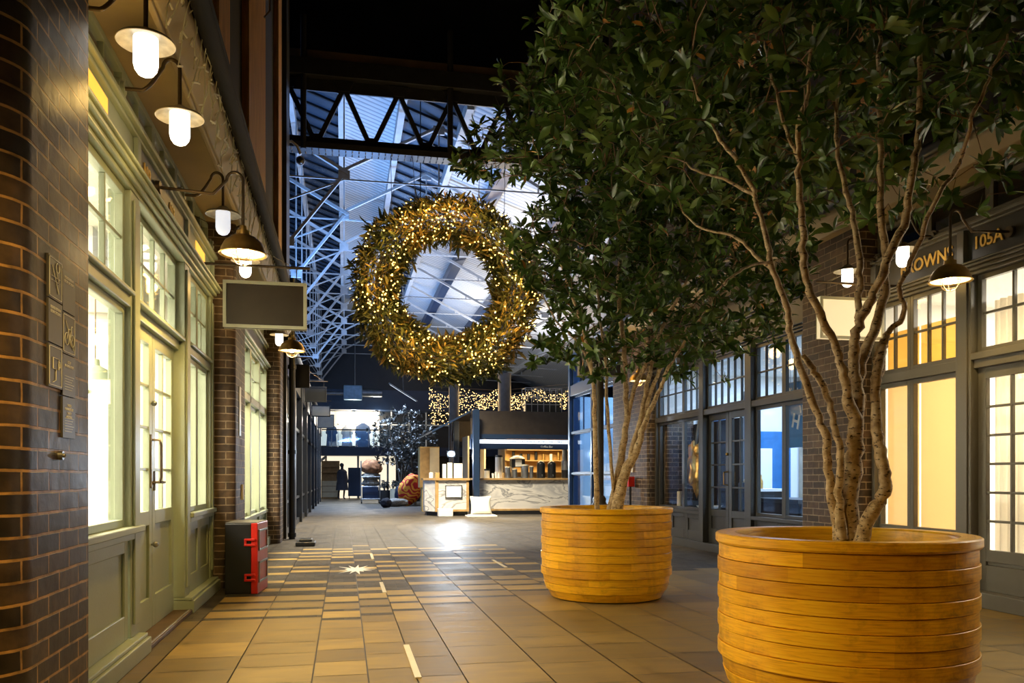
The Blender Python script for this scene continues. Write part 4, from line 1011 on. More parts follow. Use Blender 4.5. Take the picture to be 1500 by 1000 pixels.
# roof cladding, purlins and repeated lattice trusses
def zroof(x): return 9.45-.35*x
def slab_x(x0, x1, y0, y1, off, th, mat, name):
    mb = MB(); mb.prism([(x0,zroof(x0)+off),(x1,zroof(x1)+off),(x1,zroof(x1)+off+th),(x0,zroof(x0)+off+th)], 'y', y0, y1)
    return mb.build(name, mat, kind='structure')
DARKGLZ = simple('dark_roof_glazing', (.05,.07,.10), .25, var=.5, scale=.8)
for (x0, x1, mt) in ((-7,-.05,DARKGLZ),(-.05,1.2,CORR),(1.2,2.45,DARKGLZ),(2.45,3.6,CORR),(3.6,5.2,CORR),(5.2,6.6,DARKGLZ),(6.6,12,CORR)):
    slab_x(x0, x1, 15.9, 46, 0, .05, mt, 'ceiling')
NTRIM[0] += 1; mb = MB()
for x0, x1 in ((-7,-.05),(1.2,2.45),(5.2,6.6)):
    y = 16.3
    while y < 45:
        mb.prism([(x0,zroof(x0)-.05),(x1,zroof(x1)-.05),(x1,zroof(x1)),(x0,zroof(x0))], 'y', y, y+.06); y += .62
mb.build('trim_glazing_bars', BLACK, kind='structure')
for k, (x, w_, mt) in enumerate(((-2.6,.12,WSTEEL),(-1.2,.12,WSTEEL),(-.05,.16,WSTEEL),(1.2,.14,WSTEEL),(2.45,.14,WSTEEL),(3.6,.30,NAVY),(5.2,.16,NAVY),(6.6,.16,WSTEEL),(8.4,.2,WSTEEL))):
    NTRIM[0] += 1; MB().box(x-w_/2, x+w_/2, 16.0, 45.5, zroof(x)-.25, zroof(x)+.0).build('trim_purlin', mt, kind='structure')
def hall_truss():
    r = empty('lattice_roof_truss', (0,0,0)); ox = 0
    m = MB(); T = lambda a, b, w_=.10, h_=.10: beam(m, (a[0],0,a[1]), (b[0],0,b[1]), w_, h_)
    A = (-4.2,9.85); N0 = (0,7.55); P1_ = (2.0,8.62); N1 = (6.4,6.35); P2_ = (8.6,7.5); N2 = (11.5,5.9)
    T(A, (.1,7.48), .07, .09); T(P1_, N1, .07, .09); T(N0, P1_, .06, .08); T((-1.13,5.96), (.0,7.45), .06, .08); T(N1, P2_, .06, .08); T(P2_, N2, .07, .09)
    m.build('rafter', WSTEEL, r)
    m = MB(); T2 = lambda a, b: beam(m, (a[0],0,a[1]), (b[0],0,b[1]), .032, .032)
    T2((-4.2,7.35),(6.2,7.35)); T2((-4.2,5.96),(-1.0,5.96)); T2((6.2,6.2),(11.5,6.0)); m.build('tie_rod', WSTEEL, r)
    def S2(a, b):
        q = MB(); beam(q, (a[0],0,a[1]), (b[0],0,b[1]), .032, .032); q.build('strut', WSTEEL, r)
    for a, b in (((P1_[0],8.6),(2.0,7.35)),((0,7.35),(0,9.2)),((-1.13,5.96),(-1.13,9.7)),((-2.3,5.96),(-2.3,8.7)),((4.2,7.5),(4.2,7.35))): S2(a, b)
    for a, b in (((0,7.35),(-3.2,5.96)),((-3.3,9.3),(-1.13,5.96)),((6.4,6.3),(8.6,7.4)),((8.6,7.5),(8.6,6.1)),((4.6,7.3),(6.4,6.35))): S2(a, b)
    for p in ((0,7.45),(2.0,8.55),(-1.13,5.98),(6.4,6.35)): MB().box(p[0]-.12,p[0]+.12,-.03,.03,p[1]-.09,p[1]+.09).build('gusset_plate', WSTEEL, r)
    return r
LT_LAB = ['white lattice roof truss nearest the dark riveted truss']+['%s white lattice roof truss behind the nearest one, counting away' % q for q in ('second','third','fourth','fifth','sixth','seventh','eighth','ninth')]+['farthest white lattice roof truss, above the lit balcony']
tr0 = hall_truss(); tag(tr0, LT_LAB[0], 'roof truss', 'white lattice trusses under the hall roof')
for i in range(10):
    o = tr0 if i == 0 else copy_tree(tr0); o.location = (0, 17.6+2.75*i, 0); o['label'] = LT_LAB[i]
# low braced seats along the left eaves of the hall
MB().box(-7.2,-7.0,15.5,46,3.4,12).build('wall_hall_left', NAVY, kind='structure')
MB().box(13.6,13.8,15.5,46,0,9).build('wall_hall_right', simple('warm_pale_wall', (.45,.36,.24), .8, var=.4, scale=.8), kind='structure')
for k, y in enumerate((20,24,28,32,36)):
    NWIN[0] += 1; MB().box(-3.3,-3.25,y,y+2.4,4.6,6.6).build('window_%d' % NWIN[0], emis('lit_upper_window_%d' % k, (.45,.68,1), .9, (.5,.6,.8)), kind='structure')
    NTRIM[0] += 1; m = MB()
    for q in range(9): m.box(-3.25,-3.20,y,y+2.4,4.6+q*.25,4.64+q*.25)
    m.build('trim_%d' % NTRIM[0], BLACK, kind='structure')

# ---------------------------------------------------------------- wreath
WC = Vector((1.86, 15.0, 4.53)); RW = 1.30; rw_ = .40
def wreath():
    rs = np.random.RandomState(4); r = empty('light_wreath', WC); r.rotation_euler.z = -.06
    tag(r, 'giant hanging foliage wreath covered in warm fairy lights', 'wreath')
    m = MB()
    for rr, y in ((RW-.2,0),(RW+.2,0),(RW,.2),(RW,-.2)):
        m.tube([(rr*math.cos(a*.1309), y, rr*math.sin(a*.1309)) for a in range(49)], .018, 6)
    m.build('ring_frame', BRONZE, r)
    N = 20000; u = rs.rand(N)*2*math.pi; v = rs.rand(N)*2*math.pi; q = rw_*(.45+.60*rs.rand(N))*(1+.08*np.sin(5*u+1)+.07*np.sin(11*u)+.10*np.sin(7*v+9*u)*np.sin(23*u))
    cu, su = np.cos(u), np.sin(u); rad = RW+q*np.cos(v)
    P = np.stack([rad*cu, q*np.sin(v)*.8, rad*su], 1)
    Nn = np.stack([np.cos(v)*cu, np.sin(v), np.cos(v)*su], 1); Tg = np.stack([-su, 0*u, cu], 1)
    D = Nn*.85+Tg*rs.normal(.45,.6,(N,1))+rs.normal(0,.55,(N,3)); U = np.cross(Nn, D)+rs.normal(0,.6,(N,3))
    patch = np.array([.5+.5*noise.noise(Vector((p[0]*1.6, p[1]*1.6+7, p[2]*1.6))) for p in P]); front = (-Nn[:,1]*.5+.5)
    T = np.clip(.15+.75*(patch-.25)+.18*rs.normal(0,1,N), 0, 1)
    leaves_mesh('foliage', P, D, U, rs.uniform(.06,.18,N)*(1+.7*(rs.rand(N) > .9)), .42, T, WLEAF, r)
    # fairy lights: gold clusters
    B = []
    while len(B) < 520:
        a = rs.rand()*2*math.pi; vv = rs.normal(-math.pi/2, .95); rq = rw_*rs.uniform(.92,1.18)
        x, y, z = (RW+rq*math.cos(vv))*math.cos(a), rq*math.sin(vv)*.8-.03, (RW+rq*math.cos(vv))*math.sin(a)
        if noise.noise(Vector((x*1.8, 3.3, z*1.8))) > -.22+.5*(rs.rand()-.5): B.append((x,y,z))
    FB = emis('fairy_light_gold', (1,.62,.15), 4.5, sample=False)
    b0 = MB().ico((0,0,0), .0165, 1).build('bulb', FB, r, smooth=True); b0.location = B[0]
    for p in B[1:100]:
        o = b0.copy(); COL.objects.link(o); o.parent = r; o.location = p
    m = MB()
    for p in B[100:]: m.ico(p, .0145, 1)
    o = m.build('bulbs', FB, r, smooth=True, fix=False); o['kind'] = 'stuff'
    m = MB()
    for i in range(0, 200):
        a, b = Vector(B[i]), Vector(B[(i*7+3) % 200])
        if (a-b).length < .9: m.tube([a, (a+b)/2+Vector((0,.02,-.03)), b], .003, 3, cap=False)
    m.build('wire', BRONZE, r)
    for i in range(18):
        a = 2*math.pi*i/18+.1; light('fairy_glow', 'POINT', ((RW+.05*math.sin(i*5))*math.cos(a), -rw_*.8-.20, (RW)*math.sin(a)), 10, (1,.60,.16), .10, parent=r)
    for x, dx in ((-.55,-.25),(.55,.3),(-1.0,-.1),(1.05,.2)):
        MB().tube([(x, 0, math.sqrt(RW**2-x*x)), (x+dx*.3, .3, 2.52)], .006, 5).build('hanging_wire', STEEL, r)
wreath()

# ---------------------------------------------------------------- kiosk
K = {}
def kiosk():
    X0, X1, Y0, Y1 = 3.70, 7.9, 23.6, 27.4
    r = empty('drinks_kiosk', (X0, Y0, 0)); tag(r, 'dark-framed market kiosk with a marble counter and flared roof', 'kiosk')
    L = X1-X0; Dp = Y1-Y0
    m = MB()
    for x, y in ((0,-.42),(L,-.12),(0,Dp),(L,Dp)): MB().box(x-.09,x+.09,y-.09,y+.09,0,3.02).build('post', NAVY, r, bevel=.01)
    MB().box(.1,L,-.02,.55,.12,1.0).build('counter_front', MARBLE, r); MB().box(.0,L,-.10,.62,1.0,1.06).box(.05,.14,-.05,.05,.12,1.0).box(.05,L,-.05,0,.10,.16).build('counter_top', WARMWOOD, r, bevel=.006)
    MB().box(-.05,L,-.10,.5,0,.10).build('plinth', BLACK, r)
    # roof
    m = MB().prism([(-.28,2.30),(-.05,3.02),(Dp+.1,3.02),(Dp+.3,2.3),(Dp+.27,2.3),(Dp+.07,2.97),(-.02,2.97),(-.24,2.30)], 'x', -.12, L+.6)
    m.build('roof', simple('dark_brown_roof_panel', (.035,.027,.020), .3, var=.3), r)
    MB().prism([(-1.25,2.42),(-.12,3.02),(-.12,2.96),(-1.25,2.36)], 'y', -.25, Dp).build('side_canopy', NAVY, r)
    MB().box(-.12,L+.6,-.32,-.22,2.20,2.33).box(-.12,L+.6,-.16,-.06,1.90,2.20).build('fascia', NAVY, r)
    p = MB().box(.12,L-.25,-.345,-.322,2.06,2.17).build('menu_strip', emis('lit_menu_strip', (.75,.85,1), 1.1, (.7,.75,.8)), r); p['label'] = 'white lit menu strip'
    t_ = text('COFFEE    FLAT WHITE  LATTE    TEA   CAKES  COLD DRINKS', .085, GREY, r, (L/2-.05, -.35, 2.115), (math.pi/2,0,0)); t_['label'] = 'dark menu lettering'
    t_ = text('Coffee Bar', .085, WHITEL, r, (L/2+.05, -.17, 1.98), (math.pi/2,0,0)); t_['label'] = 'white name lettering'
    # back shelves
    m = MB().box(1.6,L,Dp-.4,Dp-.35,0,2.6).build('back_panel', simple('honey_back_panel', (.55,.33,.10), .5, var=.2), r)
    m = MB()
    for z in (1.25,1.62,1.98): m.box(1.6,L,Dp-.75,Dp-.4,z,z+.03)
    m.build('shelf', WARMWOOD, r)
    MB().box(.15,.2,Dp-1.6,Dp-.4,1.0,2.4).box(.75,.8,Dp-1.2,Dp-.4,.9,2.4).box(.15,.8,Dp-1.2,Dp-1.15,2.0,2.05).build('shelf_frame', CREAMEN, r)
    light('kiosk_light', 'AREA', (L/2, 1.5, 2.75), 210, (1,.72,.36), 2.8, 1.2, (0,.25,-1), parent=r)
    # lower side counter, front left
    r2 = empty('side_counter', (2.42, 22.9, 0)); tag(r2, 'smaller angled marble counter with an oak edge left of the kiosk post', 'counter'); K['r2'] = r2
    MB().prism([(-.18,.45),(.12,0),(1.02,0),(1.02,.9),(-.18,.9)], 'z', .12, 1.0).build('body', MARBLE, r2)
    MB().prism([(-.22,.43),(.10,-.05),(1.06,-.05),(1.06,.94),(-.22,.94)], 'z', 1.0, 1.06).box(.08,.17,-.02,.06,.12,1.0).box(.96,1.03,-.02,.03,.12,1.0).box(.17,.96,-.02,.0,.12,.18).build('oak_edge', WARMWOOD, r2)
    MB().prism([(-.12,.47),(.15,.06),(1.0,.06),(1.0,.88),(-.12,.88)], 'z', 0, .12).build('plinth', BLACK, r2)
    n = MB().box(.36,.84,-.03,-.012,.50,.86).build('notice_frame', BLACK, r2); MB().box(.385,.815,-.036,-.031,.525,.835).build('paper', WHITEP, n)
    tag(MB().box(2.55,2.95,22.50,22.80,0,.22).build('pale_box', WHITEP, bevel=.01), 'low white box on the floor against the side counter', 'box')
    # tall cream cupboard
    r3 = empty('tall_cupboard', (2.35, 26.0, 0)); tag(r3, 'tall yellowish wooden cupboard standing left of the bright lamp', 'cupboard')
    MB().box(0,.62,-.0,.6,.75,2.05).box(.08,.55,.05,.55,0,.75).build('body', simple('yellow_plywood', (.62,.45,.16), .5, var=.15), r3, bevel=.006)
    MB().box(.005,.3,-.02,0,.78,2.02).build('door', WARMWOOD, r3); MB().box(.315,.61,-.02,0,.78,2.02).build('door', CREAMEN, r3)
    # brilliant floodlight
    r4 = empty('floodlight', (3.12, 24.2, 1.78)); tag(r4, 'brilliant bluish-white floodlight shining beside the kiosk post', 'floodlight')
    MB().box(-.13,.13,0,.06,-.10,.10).build('housing', BLACK, r4, bevel=.01); MB().tube([(0,.06,0),(0,.3,0),(0,.3,.9)], .02, 8).build('bracket', BLACK, r4)
    MB().ico((0,-.02,0), .10, 2, 1,.4,.8).build('lens', emis('flood_lens', (.62,.80,1), 180), r4, smooth=True)
    light('flood_beam', 'SPOT', (0,-.10,0), 420, (.72,.85,1), .08, direction=(-.25,-1,-.10), parent=r4, angle=2.5)
kiosk()
# things on the counters
def on(name, label, cat, parts, loc, group=None):
    r = empty(name, loc); tag(r, label, cat, group)
    for (pn, mb_, mt) in parts: mb_.build(pn, mt, r, smooth=True)
    return r
cy = 23.75; cz = 1.06
URN = [(0,.52),(.06,.50),(.115,.45),(.125,.40),(.125,0),(0,0)]
for x, lab in ((5.75,'black rounded coffee urn, left one of the close pair on the kiosk counter'),(6.08,'black rounded coffee urn, right one of the close pair on the kiosk counter'),(6.98,'single smaller black rounded urn near the blue box on the kiosk counter')):
    k = .85 if x > 6.5 else 1
    on('coffee_urn', lab, 'urn', [('body', MB().lathe([(a*k,b*k) for a,b in URN], (0,0,0), 20), BLACK), ('tap', MB().tube([(0,-.12,.10),(0,-.17,.10),(0,-.17,.05)], .012, 6), STEEL)], (x,cy,cz), 'black coffee urns on the kiosk counter')
on('coffee_grinder', 'steel grinder with a black base between the black urns', 'grinder', [('base', MB().tube([(0,0,0),(0,0,.24)], .12, 16), BLACK), ('hopper', MB().tube([(0,0,.24),(0,0,.52)], .13, 16), STEEL)], (6.50,cy,cz))
on('water_boiler', 'tall dark steel boiler on a raised stand at the kiosk back', 'boiler', [('body', MB().tube([(0,0,.5),(0,0,.95)], .15, 16), GREY), ('stand', MB().box(-.2,.2,-.15,.15,.46,.5).box(-.18,-.15,-.1,.1,0,.46).box(.15,.18,-.1,.1,0,.46), STEEL)], (6.95,cy+.55,cz))
on('steel_flask', 'tall shiny steel flask beside the raised boiler', 'flask', [('body', MB().lathe([(0,1.0),(.06,1.0),(.08,.9),(.09,.4),(.09,0),(0,0)], (0,0,0), 16), STEEL), ('lid', MB().tube([(0,0,1.0),(0,0,1.05)], .05, 12), BLACK)], (6.62,cy+.5,cz))
on('blue_bin', 'dark blue box at the right end of the kiosk counter', 'box', [('body', MB().box(-.3,.3,-.15,.15,0,.52), NAVY), ('lid', MB().box(-.31,.31,-.16,.16,.52,.55), NAVY)], (7.45,cy,cz))
on('espresso_machine', 'white and black espresso machine with a clock-like front panel', 'coffee machine', [('body', MB().box(-.2,.2,-.15,.15,.32,.56), BLACK), ('front_panel', MB().box(-.09,.10,-.165,-.15,.34,.54), WHITEP), ('top', MB().lathe([(0,.68),(.12,.66),(.25,.58),(.25,.56),(0,.56)], (0,0,0), 16), CREAMEN), ('legs', MB().box(-.2,.2,-.12,.12,0,.04).box(-.17,-.13,-.1,.1,.04,.32).box(.13,.17,-.1,.1,.04,.32), STEEL)], (5.05,cy+.1,cz))
for k, (x, rr, h) in enumerate(((4.72,.08,.34),(4.93,.07,.28),(5.24,.10,.40),(5.43,.06,.36))):
    on('steel_canister', ['short steel canister left of the espresso machine','smallest steel canister under the espresso machine','widest steel canister under the espresso machine','slim steel canister beside the first black urn'][k], 'canister', [('body', MB().tube([(0,0,0),(0,0,h-.03)], rr, 16), STEEL), ('lid', MB().tube([(0,0,h-.03),(0,0,h)], rr+.006, 16), CREAMEN)], (x,cy-.12,cz), 'steel canisters on the kiosk counter')
on('glass_jar', 'lidded clear jar at the left end of the kiosk counter', 'jar', [('body', MB().tube([(0,0,0),(0,0,.22)], .08, 16), CREAMEN), ('lid', MB().tube([(0,0,.22),(0,0,.27)], .085, 16), BLACK)], (4.10,cy-.1,cz))
on('paper_roll', 'tall white roll of paper standing behind the glass jar', 'paper roll', [('body', MB().tube([(0,0,0),(0,0,.62)], .11, 18), WHITEP), ('cap', MB().tube([(0,0,.62),(0,0,.68)], .11, 18), BLACK)], (4.52,cy+.25,cz))
CUPS = [(4.27,'white paper cup stack right of the glass jar',.14),(4.36,'second white paper cup stack beside the glass jar',.18),(4.45,'third white paper cup stack in front of the paper roll',.13),(4.58,'amber paper cup stack left of the steel canisters',.16)]
for x, lab, h in CUPS: tag(MB().lathe([(0,h),(.04,h),(.03,0),(0,0)], (x,cy-.15,cz), 12).build('cup_stack', WARMWOOD if 'amber' in lab else WHITEP, smooth=True), lab, 'cups', 'cup stacks on the kiosk counter')
for k, (x, w_, h) in enumerate(((2.42,.10,.16),(2.60,.12,.16),(2.80,.10,.40),(2.96,.13,.44),(3.20,.24,.42))):
    tag(MB().obox((x,23.28,cz), 0,0, w_, .10, h).build('counter_pack', WHITEP if k != 1 else WARMWOOD, bevel=.006), ['small pale pack at the left end of the side counter','small tan pack second from left on the side counter','tall slim pale pack on the side counter','tall pale bag leaning in the middle of the side counter','white framed card standing at the right of the side counter'][k], 'package', 'packs on the side counter')
for k in range(9):
    x = 5.55+.26*k
    tag(MB().tube([(x,26.85,1.65),(x,26.85,1.65+(.22 if k % 3 else .3))], .05, 10).build('shelf_tin', BLACK if k < 4 else (WHITEP if k % 2 else BRASS), smooth=True), '%s tin on the back shelf of the kiosk, counted from the left' % ['first dark','second dark','third dark','fourth dark','fifth brass','sixth white','seventh brass','eighth white','ninth brass'][k], 'tin', 'tins on the kiosk back shelf')
# cushion
mb = MB(); n = 14
for s_ in (1, -1):
    b = len(mb.v)
    for i in range(n+1):
        for j in range(n+1):
            u, v = i/n*2-1, j/n*2-1; e = (1-u**4)*(1-v**4); mb.v.append((3.72+.27*u*(1+.12*v*v), 22.35-s_*.13*e**.5+.10*(v+1), .06+.24*(v+1)*(1+.06*u*u)))
    for i in range(n):
        for j in range(n):
            q = (b+i*(n+1)+j, b+(i+1)*(n+1)+j, b+(i+1)*(n+1)+j+1, b+i*(n+1)+j+1); mb.face(q if s_ > 0 else q[::-1])
tag(mb.build('cushion', CLOTH, smooth=True), 'cream square cushion propped on the ground by the kiosk post', 'cushion')
tag(MB().box(3.30,4.12,22.1,22.6,0,.035).box(3.36,4.08,22.12,22.55,.035,.055).build('folded_board', WHITEP, bevel=.004), 'flat pale boards lying under the cream cushion', 'board')

# big round columns, fairy net, wire crate on the kiosk roof
for k, (px, wpx) in enumerate(((665,15),(739,19))):
    c = W(px, 698, 29.0); tag(MB().tube([(c.x,c.y,0),(c.x,c.y,4.75)], wpx*29/2400, 24).build('round_column', simple('grey_column_%d' % k, (.20,.18,.16), .6), smooth=True), ['thinner round grey column behind the left end of the kiosk','thicker round grey column rising behind the middle of the kiosk'][k], 'column', 'round columns behind the kiosk')
rs = np.random.RandomState(8); r = empty('fairy_light_net', (0,0,0)); tag(r, 'golden curtain of tiny fairy lights strung above the kiosk roof', 'string lights')
FN = emis('net_light_gold', (1,.66,.25), 3.0, sample=False); m = MB(); first = []
m2 = MB()
for i in range(1200):
    px = rs.uniform(628, 834); top = 566+12*abs(math.sin(px*.06)); py = rs.uniform(top, 622 if px < 700 else 600); p = W(px, py, 31.0+rs.uniform(-.6,.6)); s_ = rs.uniform(.009,.020)
    if i < 100: first.append((p, s_))
    else: m.ico(p, s_, 1)
b0 = MB().ico((0,0,0), .02, 1).build('bulb', FN, r); b0.location = first[0][0]
for p, s_ in first[1:]:
    o = b0.copy(); COL.objects.link(o); o.parent = r; o.location = p
o = m.build('bulbs', FN, r, fix=False); o['kind'] = 'stuff'
for k in range(9):
    a, b = W(628, 566+6*k, 31), W(836, 562+5*k, 31); m2.tube([a, (a+b)/2-Vector((0,0,.2)), b], .006, 4)
m2.build('wire', BRONZE, r)
light('net_glow', 'AREA', W(735, 585, 30.0), 120, (1,.66,.28), 5, .8, (0,-1,0), parent=r)
c0, c1 = W(770, 593, 24.6), W(824, 568, 24.6)
r = empty('wire_crate', (c0.x, c0.y, 3.03)); tag(r, 'white wire cage box standing on the kiosk roof', 'crate'); m = MB(); Lc, Hc = 1.12, .74
for i in range(7): x = Lc*i/6; m.tube([(x,0,0),(x,0,Hc)], .011, 5).tube([(x,.5,0),(x,.5,Hc)], .011, 5)
for j in range(4): z = Hc*j/3; m.tube([(0,0,z),(Lc,0,z)], .011, 5).tube([(0,.5,z),(Lc,.5,z)], .011, 5).tube([(0,0,z),(0,.5,z)], .011, 5).tube([(Lc,0,z),(Lc,.5,z)], .011, 5)
m.build('wire', WSTEEL, r); MB().box(.02,Lc-.02,.1,.4,.02,.34).build('contents', GREY, r)

# ---------------------------------------------------------------- far end: two-storey lit shops
YF = 42.0
def far_end():
    lx = lambda px: W(px, 698, 42.0).x
    MB().box(-5,14,YF+1.2,YF+1.4,0,12).build('wall_far', BLACK, kind='structure')
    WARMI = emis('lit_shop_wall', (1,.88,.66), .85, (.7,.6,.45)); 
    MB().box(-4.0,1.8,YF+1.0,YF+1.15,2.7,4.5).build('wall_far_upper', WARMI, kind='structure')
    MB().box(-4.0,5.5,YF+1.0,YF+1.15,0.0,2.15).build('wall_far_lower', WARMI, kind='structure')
    MB().box(-5,14,YF-.4,YF+1.3,4.45,5.45).build('trim_far_fascia', NAVY, kind='structure')
    MB().box(-5,14,YF-.4,YF+1.3,2.15,2.55).box(-5,14,YF-.42,YF-.38,2.50,2.58).build('trim_far_slab', NAVY, kind='structure')
    m = MB()
    for x in (-3.0,-2.1,-1.2,-.3,.6,1.5,2.4,3.3,4.2): m.box(x-.03,x+.03,YF+.8,YF+.9,2.55,4.45)
    for x in (-2.6,-.9,.7,2.2,3.9,5.4): m.box(x-.05,x+.05,YF+.5,YF+.6,0,2.15)
    m.box(-4,6,YF+.8,YF+.9,3.75,3.82); m.build('trim_far_mullions', WSTEEL, kind='structure')
    MB().box(2.6,5.5,YF+.3,YF+.5,0,2.15).build('wall_far_pier', BLACK, kind='structure')
    r = empty('balcony_railing', (0, YF-.35, 2.55)); tag(r, 'glass balcony railing with a dark handrail before the lit upper shop', 'railing')
    MB().box(-3.4,3.2,-.03,.03,.86,.92).build('handrail', BLACK, r)
    for i in range(8): MB().box(-3.3+.9*i-.015,-3.3+.9*i+.015,-.02,.02,0,.86).build('post', STEEL, r)
    MB().box(-3.3,3.1,-.008,.008,.05,.82).build('glass_panel', GLASSB, r)
    NTRIM[0] += 1; m = MB(); beam(m, (-2.4,YF+.3,1.0), (-.9,YF+.3,2.1), .12, .3); m.build('trim_stair', WSTEEL, kind='structure')
    # garments on the balcony windows and rails
    G_ = [(-1.95,2.95,3.95,CREAMEN,'white long coat hanging in the left upper window'),(-.62,2.65,3.75,NAVY,'dark blue jacket hanging in the middle upper window'),(.15,2.65,3.72,STEEL,'pale blue shirt on a hanger in the upper window'),(.95,2.6,3.85,NAVY,'dark blue curtain panel at the right of the upper window')]
    for x, z0, z1, mt, lab in G_:
        w_ = .30 if 'curtain' not in lab else .42; h = z1-z0
        m = MB().prism([(x-w_*.9,z0),(x+w_*.9,z0),(x+w_*.75,z0+h*.55),(x+w_,z0+h*.60),(x+w_*.8,z0+h*.86),(x+w_*.2,z1),(x-w_*.2,z1),(x-w_*.8,z0+h*.86),(x-w_,z0+h*.60),(x-w_*.75,z0+h*.55)], 'y', YF+.62, YF+.72)
        tag(m.build('hanging_garment', mt, bevel=.02), lab, 'garment', 'garments in the upper far shop')
    for k, px in enumerate((518, 552)):
        p = W(px, 604, 41.3); r = empty('ceiling_spot', p); tag(r, ['left starburst spotlight under the far blue fascia','right starburst spotlight under the far blue fascia'][k], 'spotlight', 'spotlights above the far balcony')
        MB().tube([(0,0,0),(0,0,.25)], .09, 12).build('housing', BLACK, r); MB().ico((0,0,-.03), .11, 2, 1,1,.7).build('lens', emis('far_spot_lens_%d' % k, (1,.93,.8), 90), r, smooth=True)
        light('spot_glow', 'POINT', (0,-.3,-.35), 110, (1,.92,.75), .1, parent=r)
    # ventilation duct
    r = empty('ventilation_duct', W(520, 578, 40)); tag(r, 'pale blue ventilation duct with a square box above the far fascia', 'duct')
    MB().box(-.55,.35,-.2,.3,-.25,.45).build('duct_box', simple('blue_duct', (.25,.42,.60), .4, metal=.3), r, bevel=.05); MB().tube([(0,0,.4),(0,0,4.3)], .03, 6).build('hanger', STEEL, r); MB().tube([(-.5,0,.05),(-2.2,0,.05),(-2.7,0,-.15),(-4,0,-.15)], .08, 10).tube([(.35,0,.1),(1.3,0,.1)], .2, 10).build('duct_pipe', STEEL, r, smooth=True)
    r = empty('panel_light', W(590, 575, 38)); tag(r, 'slanted rectangular panel light under the hall roof at the far end', 'light'); r.rotation_euler = (.3,.5,.3)
    MB().tube([(0,0,.05),(-2.2,0,3.2)], .02, 6).build('hanger', STEEL, r); MB().box(-.75,.75,-.2,.2,0,.06).build('housing', WSTEEL, r); MB().box(-.7,.7,-.16,.16,-.012,0).build('diffuser', emis('far_panel', (.8,.9,1), 1.6), r)
far_end()

def leafy(name, label, base, H, R, stems, ncl, seed, mat, ll, cat, zc=.62, group=None, bark=BARKD):
    rs = np.random.RandomState(seed); B = Vector(base)
    st = []
    for (dx, dz) in stems: st.append(([B, B+Vector((dx*.25,0,H*.25)), B+Vector((dx*.7,.05,H*.5)), B+Vector((dx,.1,H*dz))], [.05,.04,.03,.012]))
    cl = ell(rs, ncl, (B.x, B.y, B.z+H*zc), R, R, H*(1-zc), .4, None, B.z+H*.30)
    return tree(name, label, tuple(base), st, cl, ll, 8, .007, mat, bark, seed, group, .8, None, cat)
MB_ = MB()
def tub(c, Rr, H, label, mat):
    tag(MB().lathe([(0,0),(Rr*.85,0),(Rr,.05),(Rr,H),(Rr-.05,H),(Rr-.06,H-.06),(0,H-.06)], c, 28).build('plant_tub', mat, smooth=True), label, 'planter')
tb = W(588, 731, 33); tub((tb.x, tb.y, 0), .45, .62, 'pale ribbed tub of the dark tree beside the red patterned bean bag', CREAMEN)
leafy('small_tree', 'dark small-leaved tree before the lit balcony', (tb.x, tb.y, .56), 3.35, 1.35, [(-.5,.8),(.1,.9),(.6,.85),(.9,.7)], 330, 12, DLEAF, .13, 'tree')  # very dark leaf colour throughout the crown
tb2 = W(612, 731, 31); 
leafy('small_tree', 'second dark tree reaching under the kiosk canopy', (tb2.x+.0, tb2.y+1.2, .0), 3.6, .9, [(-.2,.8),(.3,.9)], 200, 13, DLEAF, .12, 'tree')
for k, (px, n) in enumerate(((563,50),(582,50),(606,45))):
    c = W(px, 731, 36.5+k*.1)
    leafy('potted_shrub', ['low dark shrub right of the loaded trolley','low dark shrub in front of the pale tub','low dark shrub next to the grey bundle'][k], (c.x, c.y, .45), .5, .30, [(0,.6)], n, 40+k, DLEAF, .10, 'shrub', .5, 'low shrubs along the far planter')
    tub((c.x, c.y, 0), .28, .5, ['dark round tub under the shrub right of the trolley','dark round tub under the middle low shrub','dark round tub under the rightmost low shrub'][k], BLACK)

# trolley with rugs
c = G(543, 737.5); r = empty('loaded_trolley', (c.x, c.y, 0)); tag(r, 'metal roll cage trolley piled with rugs and rust-coloured bags', 'trolley')
m = MB()
for sx in (-.38,.38):
    for sy in (0,.7): m.tube([(sx,sy,.18),(sx,sy,1.75 if sx < 0 else 1.2)], .018, 6)
for z in (.2,.7,1.1): m.tube([(-.38,0,z),(.38,0,z)], .014, 6).tube([(-.38,.7,z),(.38,.7,z)], .014, 6)
m.box(-.4,.4,-.02,.72,.16,.2); m.build('cage', STEEL, r)
for sx in (-.36,.36):
    for sy in (.04,.66): MB().tube([(sx-.02,sy,.07),(sx+.02,sy,.07)], .07, 12).build('wheel', BLACK, r, smooth=True)
MB().box(-.33,.33,.05,.65,.2,.68).build('blue_crate', NAVY, r, bevel=.02)
def lump(c, s, seed, mat, name, parent=None, sub=4, amp=.18, loc=None):
    bm = bmesh.new(); bmesh.ops.create_icosphere(bm, subdivisions=sub, radius=1)
    for v in bm.verts:
        k = 1+amp*noise.noise(v.co*1.6+Vector((seed,0,0)))+amp*.4*noise.noise(v.co*5+Vector((seed,3,0)))
        v.co = Vector((v.co.x*s[0]*k, v.co.y*s[1]*k, v.co.z*s[2]*k))+Vector(c)
    me = bpy.data.meshes.new(name); bm.to_mesh(me); bm.free(); me.materials.append(mat); me.polygons.foreach_set('use_smooth', [True]*len(me.polygons))
    o = bpy.data.objects.new(name, me); COL.objects.link(o)
    if parent: o.parent = parent
    return o
RUST = simple('rust_and_tan_cloth', (.32,.13,.05), .8, var=.7, scale=7); GREYC = simple('grey_woven_cloth', (.25,.23,.20), .9, var=.6, scale=20)
